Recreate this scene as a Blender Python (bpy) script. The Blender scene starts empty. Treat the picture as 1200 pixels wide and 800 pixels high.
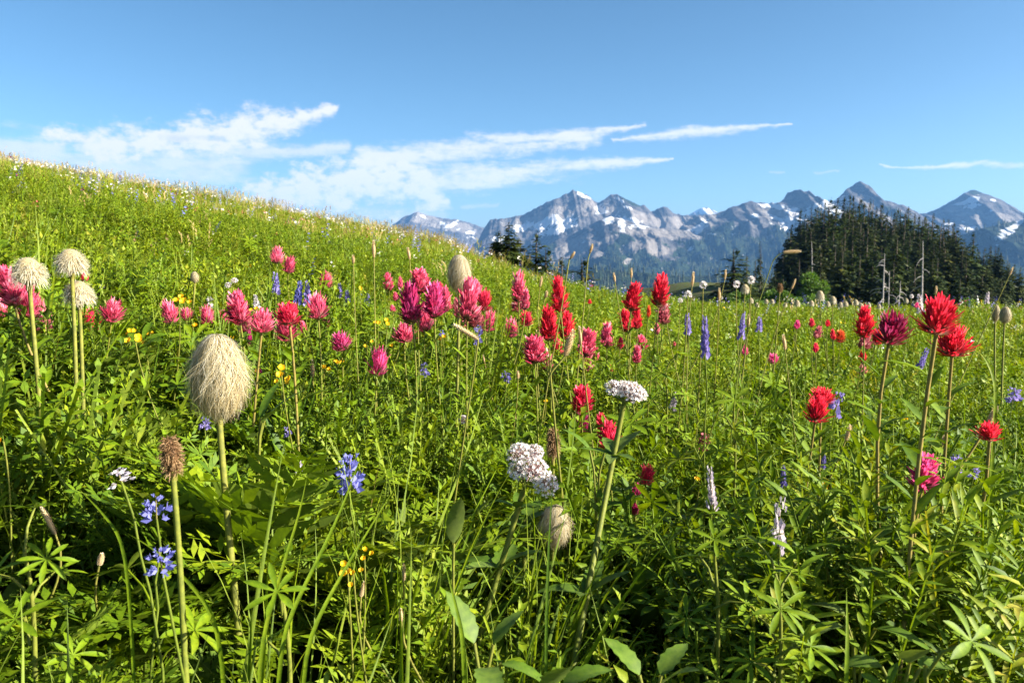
import bpy, math, random
import numpy as np
from mathutils import Vector, Matrix

rng = np.random.default_rng(7)
random.seed(7)
S = bpy.context.scene
C = S.collection
PI = math.pi

# ------------------------------------------------------------------ camera model
F = 942.0                      # focal length in photo pixels (1200 wide)
TH = math.atan(90 / F)         # pitch below the horizon
EYE = 0.5
CAM = np.array([0.0, 0.0, EYE])
FW = np.array([0, math.cos(TH), -math.sin(TH)])
UPV = np.array([0, math.sin(TH), math.cos(TH)])
RT = np.array([1.0, 0, 0])

def ray(px, py):
    return FW + RT * ((px - 600) / F) + UPV * ((400 - py) / F)

def at(px, py, d):
    return CAM + ray(px, py) * d

def project(P):
    v = P - CAM
    zc = v @ FW
    zc = np.where(np.abs(zc) < 1e-6, 1e-6, zc)
    return 600 + F * (v @ RT) / zc, 400 - F * (v @ UPV) / zc

# ------------------------------------------------------------------ noise
def ss(a, b, x):
    t = np.clip((x - a) / (b - a), 0, 1)
    return t * t * (3 - 2 * t)

def _h(ix, iy, seed):
    n = (ix.astype(np.int64) * 374761393 + iy.astype(np.int64) * 668265263 + seed * 982451653) & 0x7fffffff
    n = ((n ^ (n >> 13)) * 1274126177) & 0x7fffffff
    return ((n ^ (n >> 16)) & 0xffff) / 65535.0

def noise2(x, y, seed=0):
    x = np.asarray(x, float); y = np.asarray(y, float)
    xi = np.floor(x); yi = np.floor(y)
    fx = x - xi; fy = y - yi
    u = fx * fx * fx * (fx * (fx * 6 - 15) + 10); v = fy * fy * fy * (fy * (fy * 6 - 15) + 10)
    def gr(ix, iy, dx, dy):
        a = _h(ix, iy, seed) * 2 * PI
        return np.cos(a) * dx + np.sin(a) * dy
    n00 = gr(xi, yi, fx, fy); n10 = gr(xi + 1, yi, fx - 1, fy)
    n01 = gr(xi, yi + 1, fx, fy - 1); n11 = gr(xi + 1, yi + 1, fx - 1, fy - 1)
    return (n00 * (1 - u) + n10 * u) * (1 - v) + (n01 * (1 - u) + n11 * u) * v

def fbm(x, y, o=4, seed=0, g=.5):
    s = 0; a = 1; f = 1
    for i in range(o):
        s = s + a * noise2(x * f, y * f, seed + i * 17); a *= g; f *= 2.03
    return s

def ridged(x, y, o=4, seed=0, g=.5):
    s = 0; a = 1; f = 1; w = 0
    for i in range(o):
        s = s + a * (1 - np.abs(noise2(x * f, y * f, seed + i * 31)) * 2.2); w += a; a *= g; f *= 2.1
    return s / w

# ------------------------------------------------------------------ terrain
def ground(x, y):
    x = np.asarray(x, float); y = np.asarray(y, float)
    r2 = x * x + y * y
    left = -.193 * np.minimum(x, 0)
    xr = np.maximum(x, 0)
    right = -.215 * 1.1 * (1 - np.exp(-xr / 1.1))
    drop = np.minimum(.011 * np.maximum(0, y - 4.3) ** 2 * ss(-.10, .22, x / np.maximum(y, .3)), 6)
    near = .046 * y + left + right - .00075 * r2 - drop
    near = near + .03 * fbm(x * .9, y * .9, 3, 5) * ss(1.5, 3, y) + .16 * fbm(x * .23, y * .23, 2, 8) * ss(4, 9, y)
    near = near - .16 * ss(2.6, 3.1, y + .5 * x) * ss(4.1, 3.4, y + .5 * x) * ss(.1, -.6, x)
    r = np.sqrt(r2)
    far = -10 + 6 * ss(85, 165, y) * ss(16, 42, x) - 350 * ss(170, 1600, r) + 1.2 * fbm(x / 25, y / 25, 2, 3) * ss(40, 90, r)
    w = ss(30, 80, r)
    return near * (1 - w) + far * w

def gnd(x, y):
    return float(ground(np.array([x]), np.array([y]))[0])

# ------------------------------------------------------------------ mesh builder
MOTTLE = True      # blades carry a paler midrib and a little mottling
class MB:
    def __init__(s):
        s.v = []; s.q = []; s.t = []; s.a = []; s.c = []; s.n = 0
    def add(s, V, Q=None, T=None, tint=.5, tip=None):
        V = np.asarray(V, float).reshape(-1, 3); n = len(V)
        s.v.append(V)
        if Q is not None and len(Q): s.q.append(np.asarray(Q, int).reshape(-1, 4) + s.n)
        if T is not None and len(T): s.t.append(np.asarray(T, int).reshape(-1, 3) + s.n)
        s.a.append(np.broadcast_to(np.asarray(tint, float), (n,)).copy())
        s.c.append(np.broadcast_to(np.asarray(1. if tip is None else tip, float), (n,)).copy())
        s.n += n
        return s
    def tpl(s):
        V = np.concatenate(s.v)
        Q = np.concatenate(s.q) if s.q else np.zeros((0, 4), int)
        T = np.concatenate(s.t) if s.t else np.zeros((0, 3), int)
        return dict(V=V, Q=Q, T=T, a=np.concatenate(s.a), c=np.concatenate(s.c))
    def scatter(s, tp, pos, yaw=0, tx=0, ty=0, sc=1.0, tint=.5, jit=0.):
        """copies of a small shape, merged"""
        pos = np.asarray(pos, float).reshape(-1, 3); N = len(pos)
        if N == 0: return s
        b = lambda q: np.broadcast_to(np.asarray(q, float), (N,))
        yaw, tx, ty = b(yaw), b(tx), b(ty)
        sc = np.asarray(sc, float)
        if sc.ndim == 0: sc = np.full((N, 3), float(sc))
        elif sc.ndim == 1: sc = np.repeat(sc[:, None], 3, 1)
        cz, sz = np.cos(yaw), np.sin(yaw); cx, sx = np.cos(tx), np.sin(tx); cy, sy = np.cos(ty), np.sin(ty)
        o = np.zeros(N); l = np.ones(N)
        Rz = np.stack([cz, -sz, o, sz, cz, o, o, o, l], -1).reshape(N, 3, 3)
        Rx = np.stack([l, o, o, o, cx, -sx, o, sx, cx], -1).reshape(N, 3, 3)
        Ry = np.stack([cy, o, sy, o, l, o, -sy, o, cy], -1).reshape(N, 3, 3)
        R = Ry @ Rx @ Rz
        V = np.einsum('nij,nvj->nvi', R, tp['V'][None] * sc[:, None, :]) + pos[:, None, :]
        nv = len(tp['V'])
        off = (np.arange(N) * nv)[:, None, None]
        Q = (tp['Q'][None] + off).reshape(-1, 4); T = (tp['T'][None] + off).reshape(-1, 3)
        a = tp['a'][None] + b(tint)[:, None] - .5
        s.add(V.reshape(-1, 3), Q, T, a.reshape(-1), np.tile(tp['c'], N))
        return s
    def mesh(s, name, mats, smooth=True):
        me = bpy.data.meshes.new(name)
        d = s.tpl()
        V, Q, T = d['V'], d['Q'], d['T']
        me.vertices.add(len(V)); me.vertices.foreach_set('co', V.astype(np.float32).ravel())
        L = np.concatenate([Q.ravel(), T.ravel()]).astype(np.int32)
        me.loops.add(len(L)); me.loops.foreach_set('vertex_index', L)
        st = np.concatenate([np.arange(len(Q)) * 4, len(Q) * 4 + np.arange(len(T)) * 3]).astype(np.int32)
        me.polygons.add(len(st)); me.polygons.foreach_set('loop_start', st)
        me.polygons.foreach_set('use_smooth', np.full(len(st), smooth, bool))
        me.update(calc_edges=True)
        at_ = me.attributes.new('tint', 'FLOAT', 'POINT'); at_.data.foreach_set('value', d['a'].astype(np.float32))
        at_ = me.attributes.new('tip', 'FLOAT', 'POINT'); at_.data.foreach_set('value', d['c'].astype(np.float32))
        for m in (mats if isinstance(mats, (list, tuple)) else [mats]): me.materials.append(m)
        return me
    def obj(s, name, mats, parent=None, smooth=True):
        return link(name, s.mesh(name, mats, smooth), parent)

def link(name, data, parent=None, loc=None, color=None):
    o = bpy.data.objects.new(name, data); C.objects.link(o)
    if parent is not None: o.parent = parent
    if loc is not None: o.location = loc
    if color is not None: o.color = (*color, 1)
    return o

def tag(o, label=None, cat=None, group=None, kind=None):
    if label: o['label'] = label
    if cat: o['category'] = cat
    if group: o['group'] = group
    if kind: o['kind'] = kind
    return o

def thing(name, loc, label, cat, group=None):
    o = bpy.data.objects.new(name, None); C.objects.link(o)
    o.location = loc; o.empty_display_size = .05
    return tag(o, label, cat, group)

def nrm(v):
    v = np.asarray(v, float)
    return v / max(1e-9, np.linalg.norm(v))

# ------------------------------------------------------------------ small shapes
def tube(mb, pts, rad, sides=6, tint=.5, tip=None):
    pts = np.asarray(pts, float); k = len(pts)
    rad = np.broadcast_to(np.asarray(rad, float), (k,))
    tg = np.gradient(pts, axis=0); tg /= np.linalg.norm(tg, axis=1)[:, None] + 1e-12
    ref = np.array([.3, .9, .1]) if abs(tg[0][1]) < .9 else np.array([1., 0, 0])
    V = []
    for i in range(k):
        a = nrm(np.cross(tg[i], ref)); b = np.cross(tg[i], a)
        for j in range(sides):
            w = 2 * PI * j / sides
            V.append(pts[i] + rad[i] * (a * math.cos(w) + b * math.sin(w)))
    Q = [[i * sides + j, i * sides + (j + 1) % sides, (i + 1) * sides + (j + 1) % sides, (i + 1) * sides + j]
         for i in range(k - 1) for j in range(sides)]
    tv = None
    if tip is not None: tv = np.repeat(np.broadcast_to(np.asarray(tip, float), (k,)), sides)
    mb.add(V, Q, None, tint, tv)

def bez(a, b, c, d, n=10):
    t = np.linspace(0, 1, n)[:, None]
    return (1 - t) ** 3 * a + 3 * (1 - t) ** 2 * t * b + 3 * (1 - t) * t * t * c + t ** 3 * d

def ribbon(mb, pts, side, w, tint=.5, tip=None, fold=None):
    """flat strip along pts; with fold, a keel line in the middle lifted by fold"""
    pts = np.asarray(pts, float); k = len(pts); side = np.broadcast_to(np.asarray(side, float), (k, 3))
    w = np.broadcast_to(np.asarray(w, float), (k,))[:, None]
    tp = np.broadcast_to(np.asarray(1. if tip is None else tip, float), (k,))
    if fold is None:
        V = np.stack([pts - side * w, pts + side * w], 1).reshape(-1, 3)
        Q = [[2 * i, 2 * i + 1, 2 * i + 3, 2 * i + 2] for i in range(k - 1)]
        mb.add(V, Q, None, tint, np.repeat(tp, 2))
    else:
        tg = np.gradient(pts, axis=0); tg /= np.linalg.norm(tg, axis=1)[:, None] + 1e-12
        up = np.cross(side, tg)
        V = np.stack([pts - side * w + up * w * fold, pts, pts + side * w + up * w * fold], 1).reshape(-1, 3)
        if np.ndim(tint) == 0 and MOTTLE: tint = tint + np.tile([0, .10, 0], k) + rng.normal(size=3 * k) * .045
        Q = []
        for i in range(k - 1):
            Q += [[3 * i, 3 * i + 1, 3 * i + 4, 3 * i + 3], [3 * i + 1, 3 * i + 2, 3 * i + 5, 3 * i + 4]]
        mb.add(V, Q, None, tint, np.repeat(tp, 3))

def leaf(mb, base, d, L, W, up=(0, 0, 1), seg=5, droop=.4, fold=.25, tint=.5, peak=.45, twist=0., teeth=0.):
    """a folded leaf blade leaving base along d"""
    d = nrm(d); up = nrm(up)
    side = nrm(np.cross(d, up) + 1e-6)
    if twist: side = nrm(side * math.cos(twist) + np.cross(d, side) * math.sin(twist))
    n2 = np.cross(side, d)
    t = np.linspace(0, 1, seg + 1)
    pts = np.asarray(base) + np.outer(t * L, d) - np.outer(droop * L * t ** 2, n2)
    e = peak / (1 - peak)
    sh = (t ** e) * (1 - t); sh = sh / ((peak ** e) * (1 - peak))
    w = W * .5 * np.clip(sh, 0, 1) ** .75
    w[0] = W * .04; w[-1] = 0.0002
    if teeth: w = w * (1 + teeth * np.where(np.arange(len(w)) % 2, -1, 1)); 
    ribbon(mb, pts, side, w, tint, None, fold)

def kite(mb, base, d, side, L, W, tint=.5, tip=None, bend=0.):
    base = np.asarray(base, float); d = nrm(d); side = nrm(side); n = np.cross(side, d)
    V = [base, base + d * L * .5 + side * W * .5 + n * bend * L * .3, base + d * L + n * bend * L, base + d * L * .5 - side * W * .5 + n * bend * L * .3]
    mb.add(V, [[0, 1, 2, 3]], None, tint, tip)

def sph(a, e):
    return np.array([math.cos(a) * math.cos(e), math.sin(a) * math.cos(e), math.sin(e)])

def rv():
    return nrm(rng.normal(size=3))

# ------------------------------------------------------------------ materials
def newmat(name):
    m = bpy.data.materials.new(name); m.use_nodes = True
    nt = m.node_tree; nt.nodes.clear()
    return m, nt

def nd(nt, t, **kw):
    n = nt.nodes.new(t)
    for k, v in kw.items():
        if k in n.inputs: n.inputs[k].default_value = v
        else: setattr(n, k, v)
    return n

def ramp(nt, fac, stops):
    r = nt.nodes.new('ShaderNodeValToRGB')
    e = r.color_ramp.elements
    while len(e) < len(stops): e.new(.5)
    for k, (p, c) in enumerate(stops):
        e[k].position = p; e[k].color = (*c, 1)
    nt.links.new(fac, r.inputs['Fac'])
    return r.outputs['Color']

def attr(nt, name):
    a = nt.nodes.new('ShaderNodeAttribute'); a.attribute_name = name
    return a.outputs['Fac']

def finish(nt, col, rough=.55, spec=.3, trans=0., tcol=None, sheen=0.):
    p = nd(nt, 'ShaderNodeBsdfPrincipled')
    p.inputs['Roughness'].default_value = rough
    p.inputs['Specular IOR Level'].default_value = spec
    if sheen:
        p.inputs['Sheen Weight'].default_value = sheen
    nt.links.new(col, p.inputs['Base Color'])
    out = nd(nt, 'ShaderNodeOutputMaterial')
    if trans > 0:
        tr = nd(nt, 'ShaderNodeBsdfTranslucent')
        nt.links.new(tcol or col, tr.inputs['Color'])
        mx = nd(nt, 'ShaderNodeMixShader'); mx.inputs[0].default_value = trans
        nt.links.new(p.outputs[0], mx.inputs[1]); nt.links.new(tr.outputs[0], mx.inputs[2])
        nt.links.new(mx.outputs[0], out.inputs['Surface'])
    else:
        nt.links.new(p.outputs[0], out.inputs['Surface'])

def mixc(nt, fac, a, b, mode='MIX'):
    m = nd(nt, 'ShaderNodeMix', data_type='RGBA', blend_type=mode)
    if isinstance(fac, (int, float)): m.inputs[0].default_value = fac
    else: nt.links.new(fac, m.inputs[0])
    for k, s in ((6, a), (7, b)):
        if isinstance(s, tuple): m.inputs[k].default_value = (*s, 1)
        else: nt.links.new(s, m.inputs[k])
    return m.outputs[2]

def noise_node(nt, scale, detail=3, coord='Object', rough=.5, sc3=None):
    tc = nd(nt, 'ShaderNodeTexCoord')
    n = nd(nt, 'ShaderNodeTexNoise'); n.inputs['Scale'].default_value = scale
    n.inputs['Detail'].default_value = detail; n.inputs['Roughness'].default_value = rough
    src = tc.outputs[coord]
    if sc3:
        mp = nd(nt, 'ShaderNodeMapping'); mp.inputs['Scale'].default_value = sc3
        nt.links.new(src, mp.inputs['Vector']); src = mp.outputs[0]
    nt.links.new(src, n.inputs['Vector'])
    return n.outputs['Fac']

def leafmat(name, stops, trans=.24, rough=.58, spec=.22, bright=1.6):
    m, nt = newmat(name)
    col = ramp(nt, attr(nt, 'tint'), stops)
    col = mixc(nt, 1., col, ramp(nt, noise_node(nt, 170, 2, rough=.6), [(.32, (.72, .76, .8)), (.68, (1.22, 1.16, 1.0))]), 'MULTIPLY')
    tc = mixc(nt, 1.0, col, (bright * 1.05, bright, bright * .45), 'MULTIPLY')
    # the paler underside of the blade
    g = nd(nt, 'ShaderNodeNewGeometry')
    pale = mixc(nt, .25, col, (.18, .20, .06))
    col2 = mixc(nt, g.outputs['Backfacing'], col, pale)
    finish(nt, col2, rough, spec, trans, tc)
    return m

GREEN = [(0.0, (.022, .050, .004)), (.3, (.055, .110, .005)), (.55, (.122, .198, .004)), (.8, (.200, .250, .007)), (1.0, (.27, .24, .03))]
GRASS = [(0.0, (.028, .068, .006)), (.35, (.074, .142, .007)), (.6, (.146, .222, .006)), (.82, (.215, .255, .010)), (.93, (.30, .23, .07)), (1.0, (.38, .26, .13))]
M = {}
M['leaf'] = leafmat('meadow_leaf', GREEN)
M['fern'] = leafmat('divided_leaf', GREEN, trans=.24)
M['grass'] = leafmat('grass_blade', GRASS, trans=.28)
M['bigleaf'] = leafmat('broad_leaf', spec=.22, stops=[(0, (.030, .070, .006)), (.5, (.080, .150, .012)), (1, (.135, .185, .045))], trans=.25, rough=.55)
M['stem'] = leafmat('green_stem', [(0, (.05, .09, .015)), (.5, (.14, .18, .02)), (.75, (.23, .21, .05)), (1, (.28, .16, .06))], trans=.15, bright=1.2)
def objcol(name, base, trans=.38, vr=None, rough=.55, spec=.25, lo=.1, hi=.6, bright=1.2):
    m, nt = newmat(name)
    oi = nd(nt, 'ShaderNodeObjectInfo')
    f = nd(nt, 'ShaderNodeMapRange'); f.interpolation_type = 'SMOOTHSTEP'
    f.inputs[1].default_value = lo; f.inputs[2].default_value = hi
    nt.links.new(attr(nt, 'tip'), f.inputs[0])
    v = ramp(nt, attr(nt, 'tint'), vr or [(0, (.55, .5, .6)), (.45, (.95, .95, .95)), (.75, (1.1, 2.0, 1.6)), (1, (1.2, 4.5, 2.6))])
    c = mixc(nt, 1., oi.outputs['Color'], v, 'MULTIPLY')
    c = mixc(nt, f.outputs[0], base, c)
    tc = mixc(nt, 1., c, (bright, bright * .9, bright * .9), 'MULTIPLY')
    finish(nt, c, rough, spec, trans, tc)
    return m
M['bract'] = objcol('paintbrush_bract', (.30, .17, .12))
M['petal'] = objcol('small_petal', (.25, .22, .08), vr=[(0, (.5, .5, .6)), (.5, (1, 1, 1)), (1, (1.5, 1.5, 1.25))], lo=.05, hi=.3)
m, nt = newmat('plume_hair')
c = ramp(nt, attr(nt, 'tint'), [(0, (.16, .10, .035)), (.35, (.36, .27, .11)), (.65, (.56, .48, .29)), (1, (.74, .71, .60))])
finish(nt, c, .5, .3, .35, c, .2); M['hair'] = m
m, nt = newmat('withered_hair')
c = ramp(nt, attr(nt, 'tint'), [(0, (.10, .05, .02)), (.4, (.26, .15, .07)), (.7, (.42, .28, .14)), (1, (.55, .42, .28))])
finish(nt, c, .6, .2, .25, c); M['brown'] = m
m, nt = newmat('cream_floret')
c = ramp(nt, attr(nt, 'tint'), [(0, (.45, .27, .12)), (.5, (.66, .52, .30)), (1, (.82, .74, .58))])
finish(nt, c, .6, .2, .2, c); M['cream'] = m
m, nt = newmat('white_floret')
c = ramp(nt, attr(nt, 'tint'), [(0, (.50, .24, .24)), (.3, (.66, .42, .42)), (.6, (.80, .70, .68)), (1, (.86, .83, .80))])
finish(nt, c, .6, .2, .25, c); M['white'] = m
m, nt = newmat('conifer_needles')
c = ramp(nt, attr(nt, 'tint'), [(0, (.006, .013, .003)), (.4, (.017, .032, .005)), (.75, (.046, .062, .008)), (1, (.09, .096, .011))])
oi = nd(nt, 'ShaderNodeObjectInfo')
c = mixc(nt, 1., c, oi.outputs['Color'], 'MULTIPLY')
finish(nt, c, .6, .2, .2, c); M['needles'] = m
m, nt = newmat('bark')
c = ramp(nt, noise_node(nt, 6, 4), [(.3, (.05, .04, .032)), (.7, (.14, .115, .095))])
finish(nt, c, .9, .1); M['bark'] = m
m, nt = newmat('silver_wood')
c = ramp(nt, noise_node(nt, 5, 4, sc3=(3, 3, .5)), [(.3, (.18, .165, .15)), (.7, (.40, .375, .35))])
finish(nt, c, .85, .15); M['snag'] = m
m, nt = newmat('shrub_leaf')
c = ramp(nt, attr(nt, 'tint'), [(0, (.03, .07, .008)), (.5, (.08, .16, .012)), (1, (.15, .23, .02))])
finish(nt, c, .55, .25, .35, c); M['shrub'] = m
# ground: soil with litter and moss
m, nt = newmat('meadow_soil')
n1 = noise_node(nt, 1.3, 5); n2 = noise_node(nt, 30, 4)
c1 = ramp(nt, n2, [(.3, (.030, .026, .012)), (.55, (.075, .062, .030)), (.75, (.15, .11, .06))])
c2 = ramp(nt, n2, [(.3, (.020, .040, .006)), (.7, (.075, .115, .014))])
f = ramp(nt, n1, [(.42, (0, 0, 0)), (.58, (1, 1, 1))])
finish(nt, mixc(nt, f, c2, c1), .95, .1); M['soil'] = m
# mountains: rock, pale scree, dark forest, snow (each where the slope carries it)
def mountmat(name):
    m, nt = newmat(name)
    nz = noise_node(nt, .02, 6, rough=.65); nf = noise_node(nt, .022, 6, rough=.65, sc3=(1, .6, .8))
    rock = ramp(nt, nz, [(.3, (.030, .032, .038)), (.5, (.072, .069, .072)), (.7, (.135, .125, .122))])
    pale = ramp(nt, nz, [(.3, (.12, .108, .10)), (.7, (.235, .212, .195))])
    wood = ramp(nt, nz, [(.35, (.008, .016, .010)), (.65, (.022, .038, .016))])
    def edge(a, soft=.06, k=.5):
        s = nd(nt, 'ShaderNodeMath', operation='MULTIPLY_ADD'); s.inputs[1].default_value = k
        nt.links.new(nf, s.inputs[0]); nt.links.new(attr(nt, a), s.inputs[2])
        r = nd(nt, 'ShaderNodeMapRange'); r.interpolation_type = 'SMOOTHSTEP'
        r.inputs[1].default_value = .5 + k * .5 - soft; r.inputs[2].default_value = .5 + k * .5 + soft
        nt.links.new(s.outputs[0], r.inputs[0])
        return r.outputs[0]
    c = mixc(nt, edge('pale', .12), rock, pale)
    c = mixc(nt, edge('forest', .05, .9), c, wood)
    c = mixc(nt, edge('snow', .12, 2.4), c, (.60, .61, .64))
    finish(nt, c, .9, .1)
    bp = nd(nt, 'ShaderNodeBump'); bp.inputs['Strength'].default_value = .9; bp.inputs['Distance'].default_value = 26
    nt.links.new(noise_node(nt, .035, 6, rough=.7), bp.inputs['Height'])
    nt.links.new(bp.outputs[0], [n for n in nt.nodes if n.type == 'BSDF_PRINCIPLED'][0].inputs['Normal'])
    return m
M['mount'] = mountmat('mountain_rock')

# ------------------------------------------------------------------ camera, sun, sky
cam = bpy.data.cameras.new('camera'); co = bpy.data.objects.new('camera', cam); C.objects.link(co)
co.location = CAM; co.rotation_euler = (PI / 2 - TH, 0, 0)
cam.sensor_width = 36; cam.lens = 36 * F / 1200
cam.clip_start = .02; cam.clip_end = 60000
cam.dof.use_dof = True; cam.dof.focus_distance = 1.0; cam.dof.aperture_fstop = 20
S.camera = co

SUN_AZ, SUN_EL = math.radians(104), math.radians(28)      # clockwise from +Y, above the horizon
sv = Vector((math.sin(SUN_AZ) * math.cos(SUN_EL), math.cos(SUN_AZ) * math.cos(SUN_EL), math.sin(SUN_EL)))
sl = bpy.data.lights.new('sun', 'SUN'); so = bpy.data.objects.new('sun', sl); C.objects.link(so)
so.rotation_euler = sv.to_track_quat('Z', 'Y').to_euler()
sl.energy = 5.0; sl.angle = math.radians(.5); sl.color = (1, .93, .80)

W = bpy.data.worlds.new('World'); S.world = W; W.use_nodes = True
W.cycles.sampling_method = 'MANUAL'; W.cycles.sample_map_resolution = 256
wn = W.node_tree; wn.nodes.clear()

class E:
    """little arithmetic on shader sockets"""
    def __init__(s, k): s.k = k
    @staticmethod
    def op(o, *a, clamp=False):
        n = wn.nodes.new('ShaderNodeMath'); n.operation = o; n.use_clamp = clamp
        for i, q in enumerate(a):
            if isinstance(q, E): wn.links.new(q.k, n.inputs[i])
            else: n.inputs[i].default_value = q
        return E(n.outputs[0])
    def __add__(s, o): return E.op('ADD', s, o)
    __radd__ = __add__
    def __mul__(s, o): return E.op('MULTIPLY', s, o)
    __rmul__ = __mul__
    def __sub__(s, o): return E.op('SUBTRACT', s, o)
    def __rsub__(s, o): return E.op('SUBTRACT', o, s)
    def __truediv__(s, o): return E.op('DIVIDE', s, o)
    def max(s, o): return E.op('MAXIMUM', s, o)
    def min(s, o): return E.op('MINIMUM', s, o)
    def sstep(s, a, b):
        n = wn.nodes.new('ShaderNodeMapRange'); n.interpolation_type = 'SMOOTHSTEP'
        n.inputs[1].default_value = a; n.inputs[2].default_value = b
        wn.links.new(s.k, n.inputs[0]); return E(n.outputs[0])

tc = wn.nodes.new('ShaderNodeTexCoord')
sep = wn.nodes.new('ShaderNodeSeparateXYZ'); wn.links.new(tc.outputs['Generated'], sep.inputs[0])
dx, dy, dz = (E(sep.outputs[i]) for i in range(3))
az = E.op('ARCTAN2', dx, dy)                               # compass angle of the sky direction
el = E.op('ARCSINE', dz)
def skyang(px, py):
    d = nrm(ray(px, py)); return math.atan2(d[0], d[1]), math.asin(d[2])
def wnoise(scale, detail, sx=1., sy=1., off=0., rough=.55):
    cb = wn.nodes.new('ShaderNodeCombineXYZ')
    wn.links.new((az * sx).k, cb.inputs[0]); wn.links.new((el * sy).k, cb.inputs[1]); cb.inputs[2].default_value = off
    n = wn.nodes.new('ShaderNodeTexNoise'); n.inputs['Scale'].default_value = scale; n.inputs['Detail'].default_value = detail
    n.inputs['Roughness'].default_value = rough
    wn.links.new(cb.outputs[0], n.inputs['Vector']); return E(n.outputs['Fac'])
na = wnoise(9, 3, 1, 1.6); nb = wnoise(34, 5, 1, 1.4, 3., .6); nw = wnoise(12, 5, .7, 3.6, 7., .65); nc = wnoise(95, 4, .8, 1.5, 13., .65)
waz = az + (na - .5) * .05 + (nb - .5) * .012
wel = el + (nb - .5) * -.012 + (na - .5) * .014
def stroke(x0, y0, x1, y1, w0, w1, soft_lo=1.0):
    """a band of cloud between two sky directions; half widths in photo pixels, the lower side softer by soft_lo"""
    a0, e0 = skyang(x0, y0); a1, e1 = skyang(x1, y1)
    ddx, ddy = a1 - a0, e1 - e0; L2 = ddx * ddx + ddy * ddy
    px_, py_ = waz - a0, wel - e0
    t = E.op('MULTIPLY', px_ * ddx + py_ * ddy, 1 / L2); tcl = t.max(0.).min(1.)
    qx, qy = px_ - tcl * ddx, py_ - tcl * ddy
    lo = E.op('LESS_THAN', qy, 0.) * (1 / soft_lo - 1) + 1.0
    qy = qy * lo
    dist = E.op('SQRT', qx * qx + qy * qy)
    wid = tcl * ((w1 - w0) / F) + w0 / F
    return 1.0 - dist / wid
def union(*l):
    r = l[0]
    for q in l[1:]: r = r.max(q)
    return r
# the plume with the flat bright top, its ragged skirt, the heaped cloud and the thin streamers
plume = union(stroke(110, 172, 300, 147, 18, 20, 2.2), stroke(290, 150, 392, 128, 18, 4, 1.5), stroke(55, 158, 110, 165, 9, 14, 1.4))
d1 = (plume + (nb - .5) * 2.6 + (nc - .5) * 1.8 + (na - .5) * .8).sstep(-.30, 1.05)
skirt = union(stroke(90, 200, 280, 192, 34, 26, 1.4), stroke(-60, 170, 60, 178, 22, 24, 1.6), stroke(270, 178, 400, 172, 12, 7, 1.2))
d2 = (skirt + (nw - .5) * 2.6 + (nc - .5) * .9).sstep(-.15, 1.1) * .75
heap = union(stroke(300, 222, 400, 214, 15, 24, 2.4), stroke(400, 205, 500, 212, 24, 24, 2.0), stroke(415, 188, 470, 196, 12, 16, 1.5), stroke(490, 228, 525, 236, 14, 6, 1.3))
d3 = (heap + (nb - .5) * 3.2 + (nc - .5) * 1.7 + (na - .5) * .5).sstep(-.25, .95)
strm = union(stroke(430, 186, 760, 144, 20, 2, 1.6), stroke(500, 204, 790, 186, 20, 1.2, 1.5), stroke(600, 172, 700, 160, 12, 9, 1.3))
d4 = (strm + (nw - .5) * 3.4 + (nc - .5) * 1.5).sstep(-.22, 1.25) * .92
wis = union(stroke(720, 163, 800, 155, 3, 7, 1.5), stroke(800, 155, 930, 145, 7, 1.0, 1.5), stroke(1030, 196, 1330, 188, 1.5, 6, 1.4), stroke(1500, 180, 1700, 150, 10, 16), stroke(-500, 170, -200, 150, 20, 26))
d5 = (wis + (nw - .5) * 2.4 + (nc - .5) * 1.4).sstep(-.15, 1.25) * .9
low = union(stroke(545, 243, 580, 240, 5, 4), stroke(895, 203, 915, 203, 2.5, 2), stroke(955, 202, 985, 200, 2.5, 2), stroke(200, 232, 520, 252, 14, 12, 1.2))
d6 = (low + (nw - .5) * .9).sstep(.05, .9) * .38
dens = union(d1, d2, d3, d4, d5, d6).min(.97)
grey = (stroke(185, 164, 262, 162, 9, 5, 1.0) + (nw - .5)).sstep(.0, .9)
sky = wn.nodes.new('ShaderNodeTexSky'); sky.sky_type = 'NISHITA'; sky.sun_disc = False
sky.sun_elevation = SUN_EL; sky.sun_rotation = SUN_AZ
sky.altitude = 2400; sky.air_density = 1.0; sky.dust_density = 9.0; sky.ozone_density = 1.2
b1 = wn.nodes.new('ShaderNodeBackground'); b1.inputs[1].default_value = .05
hs = wn.nodes.new('ShaderNodeHueSaturation'); hs.inputs['Saturation'].default_value = 1.08; hs.inputs['Hue'].default_value = .484
wn.links.new(sky.outputs[0], hs.inputs['Color']); gm = wn.nodes.new('ShaderNodeGamma'); gm.inputs[1].default_value = 1.35
def vscale(sock, k):
    n = wn.nodes.new('ShaderNodeVectorMath'); n.operation = 'SCALE'; n.inputs['Scale'].default_value = k
    wn.links.new(sock, n.inputs[0]); return n.outputs[0]
wn.links.new(vscale(hs.outputs[0], .19), gm.inputs[0]); wn.links.new(vscale(gm.outputs[0], 1 / .19), b1.inputs[0])
b2 = wn.nodes.new('ShaderNodeBackground')
cr = wn.nodes.new('ShaderNodeValToRGB')
cr.color_ramp.elements[0].position = .22; cr.color_ramp.elements[0].color = (.60, .68, .84, 1)
cr.color_ramp.elements[1].position = .6; cr.color_ramp.elements[1].color = (1, .97, .95, 1)
wn.links.new((nw * .25 + nb * .75 + dens * .14 - grey * .22).k, cr.inputs[0]); wn.links.new(cr.outputs[0], b2.inputs[0])
b2.inputs[1].default_value = .29
mx = wn.nodes.new('ShaderNodeMixShader'); wo = wn.nodes.new('ShaderNodeOutputWorld')
wn.links.new(dens.k, mx.inputs[0]); wn.links.new(b1.outputs[0], mx.inputs[1]); wn.links.new(b2.outputs[0], mx.inputs[2])
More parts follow.
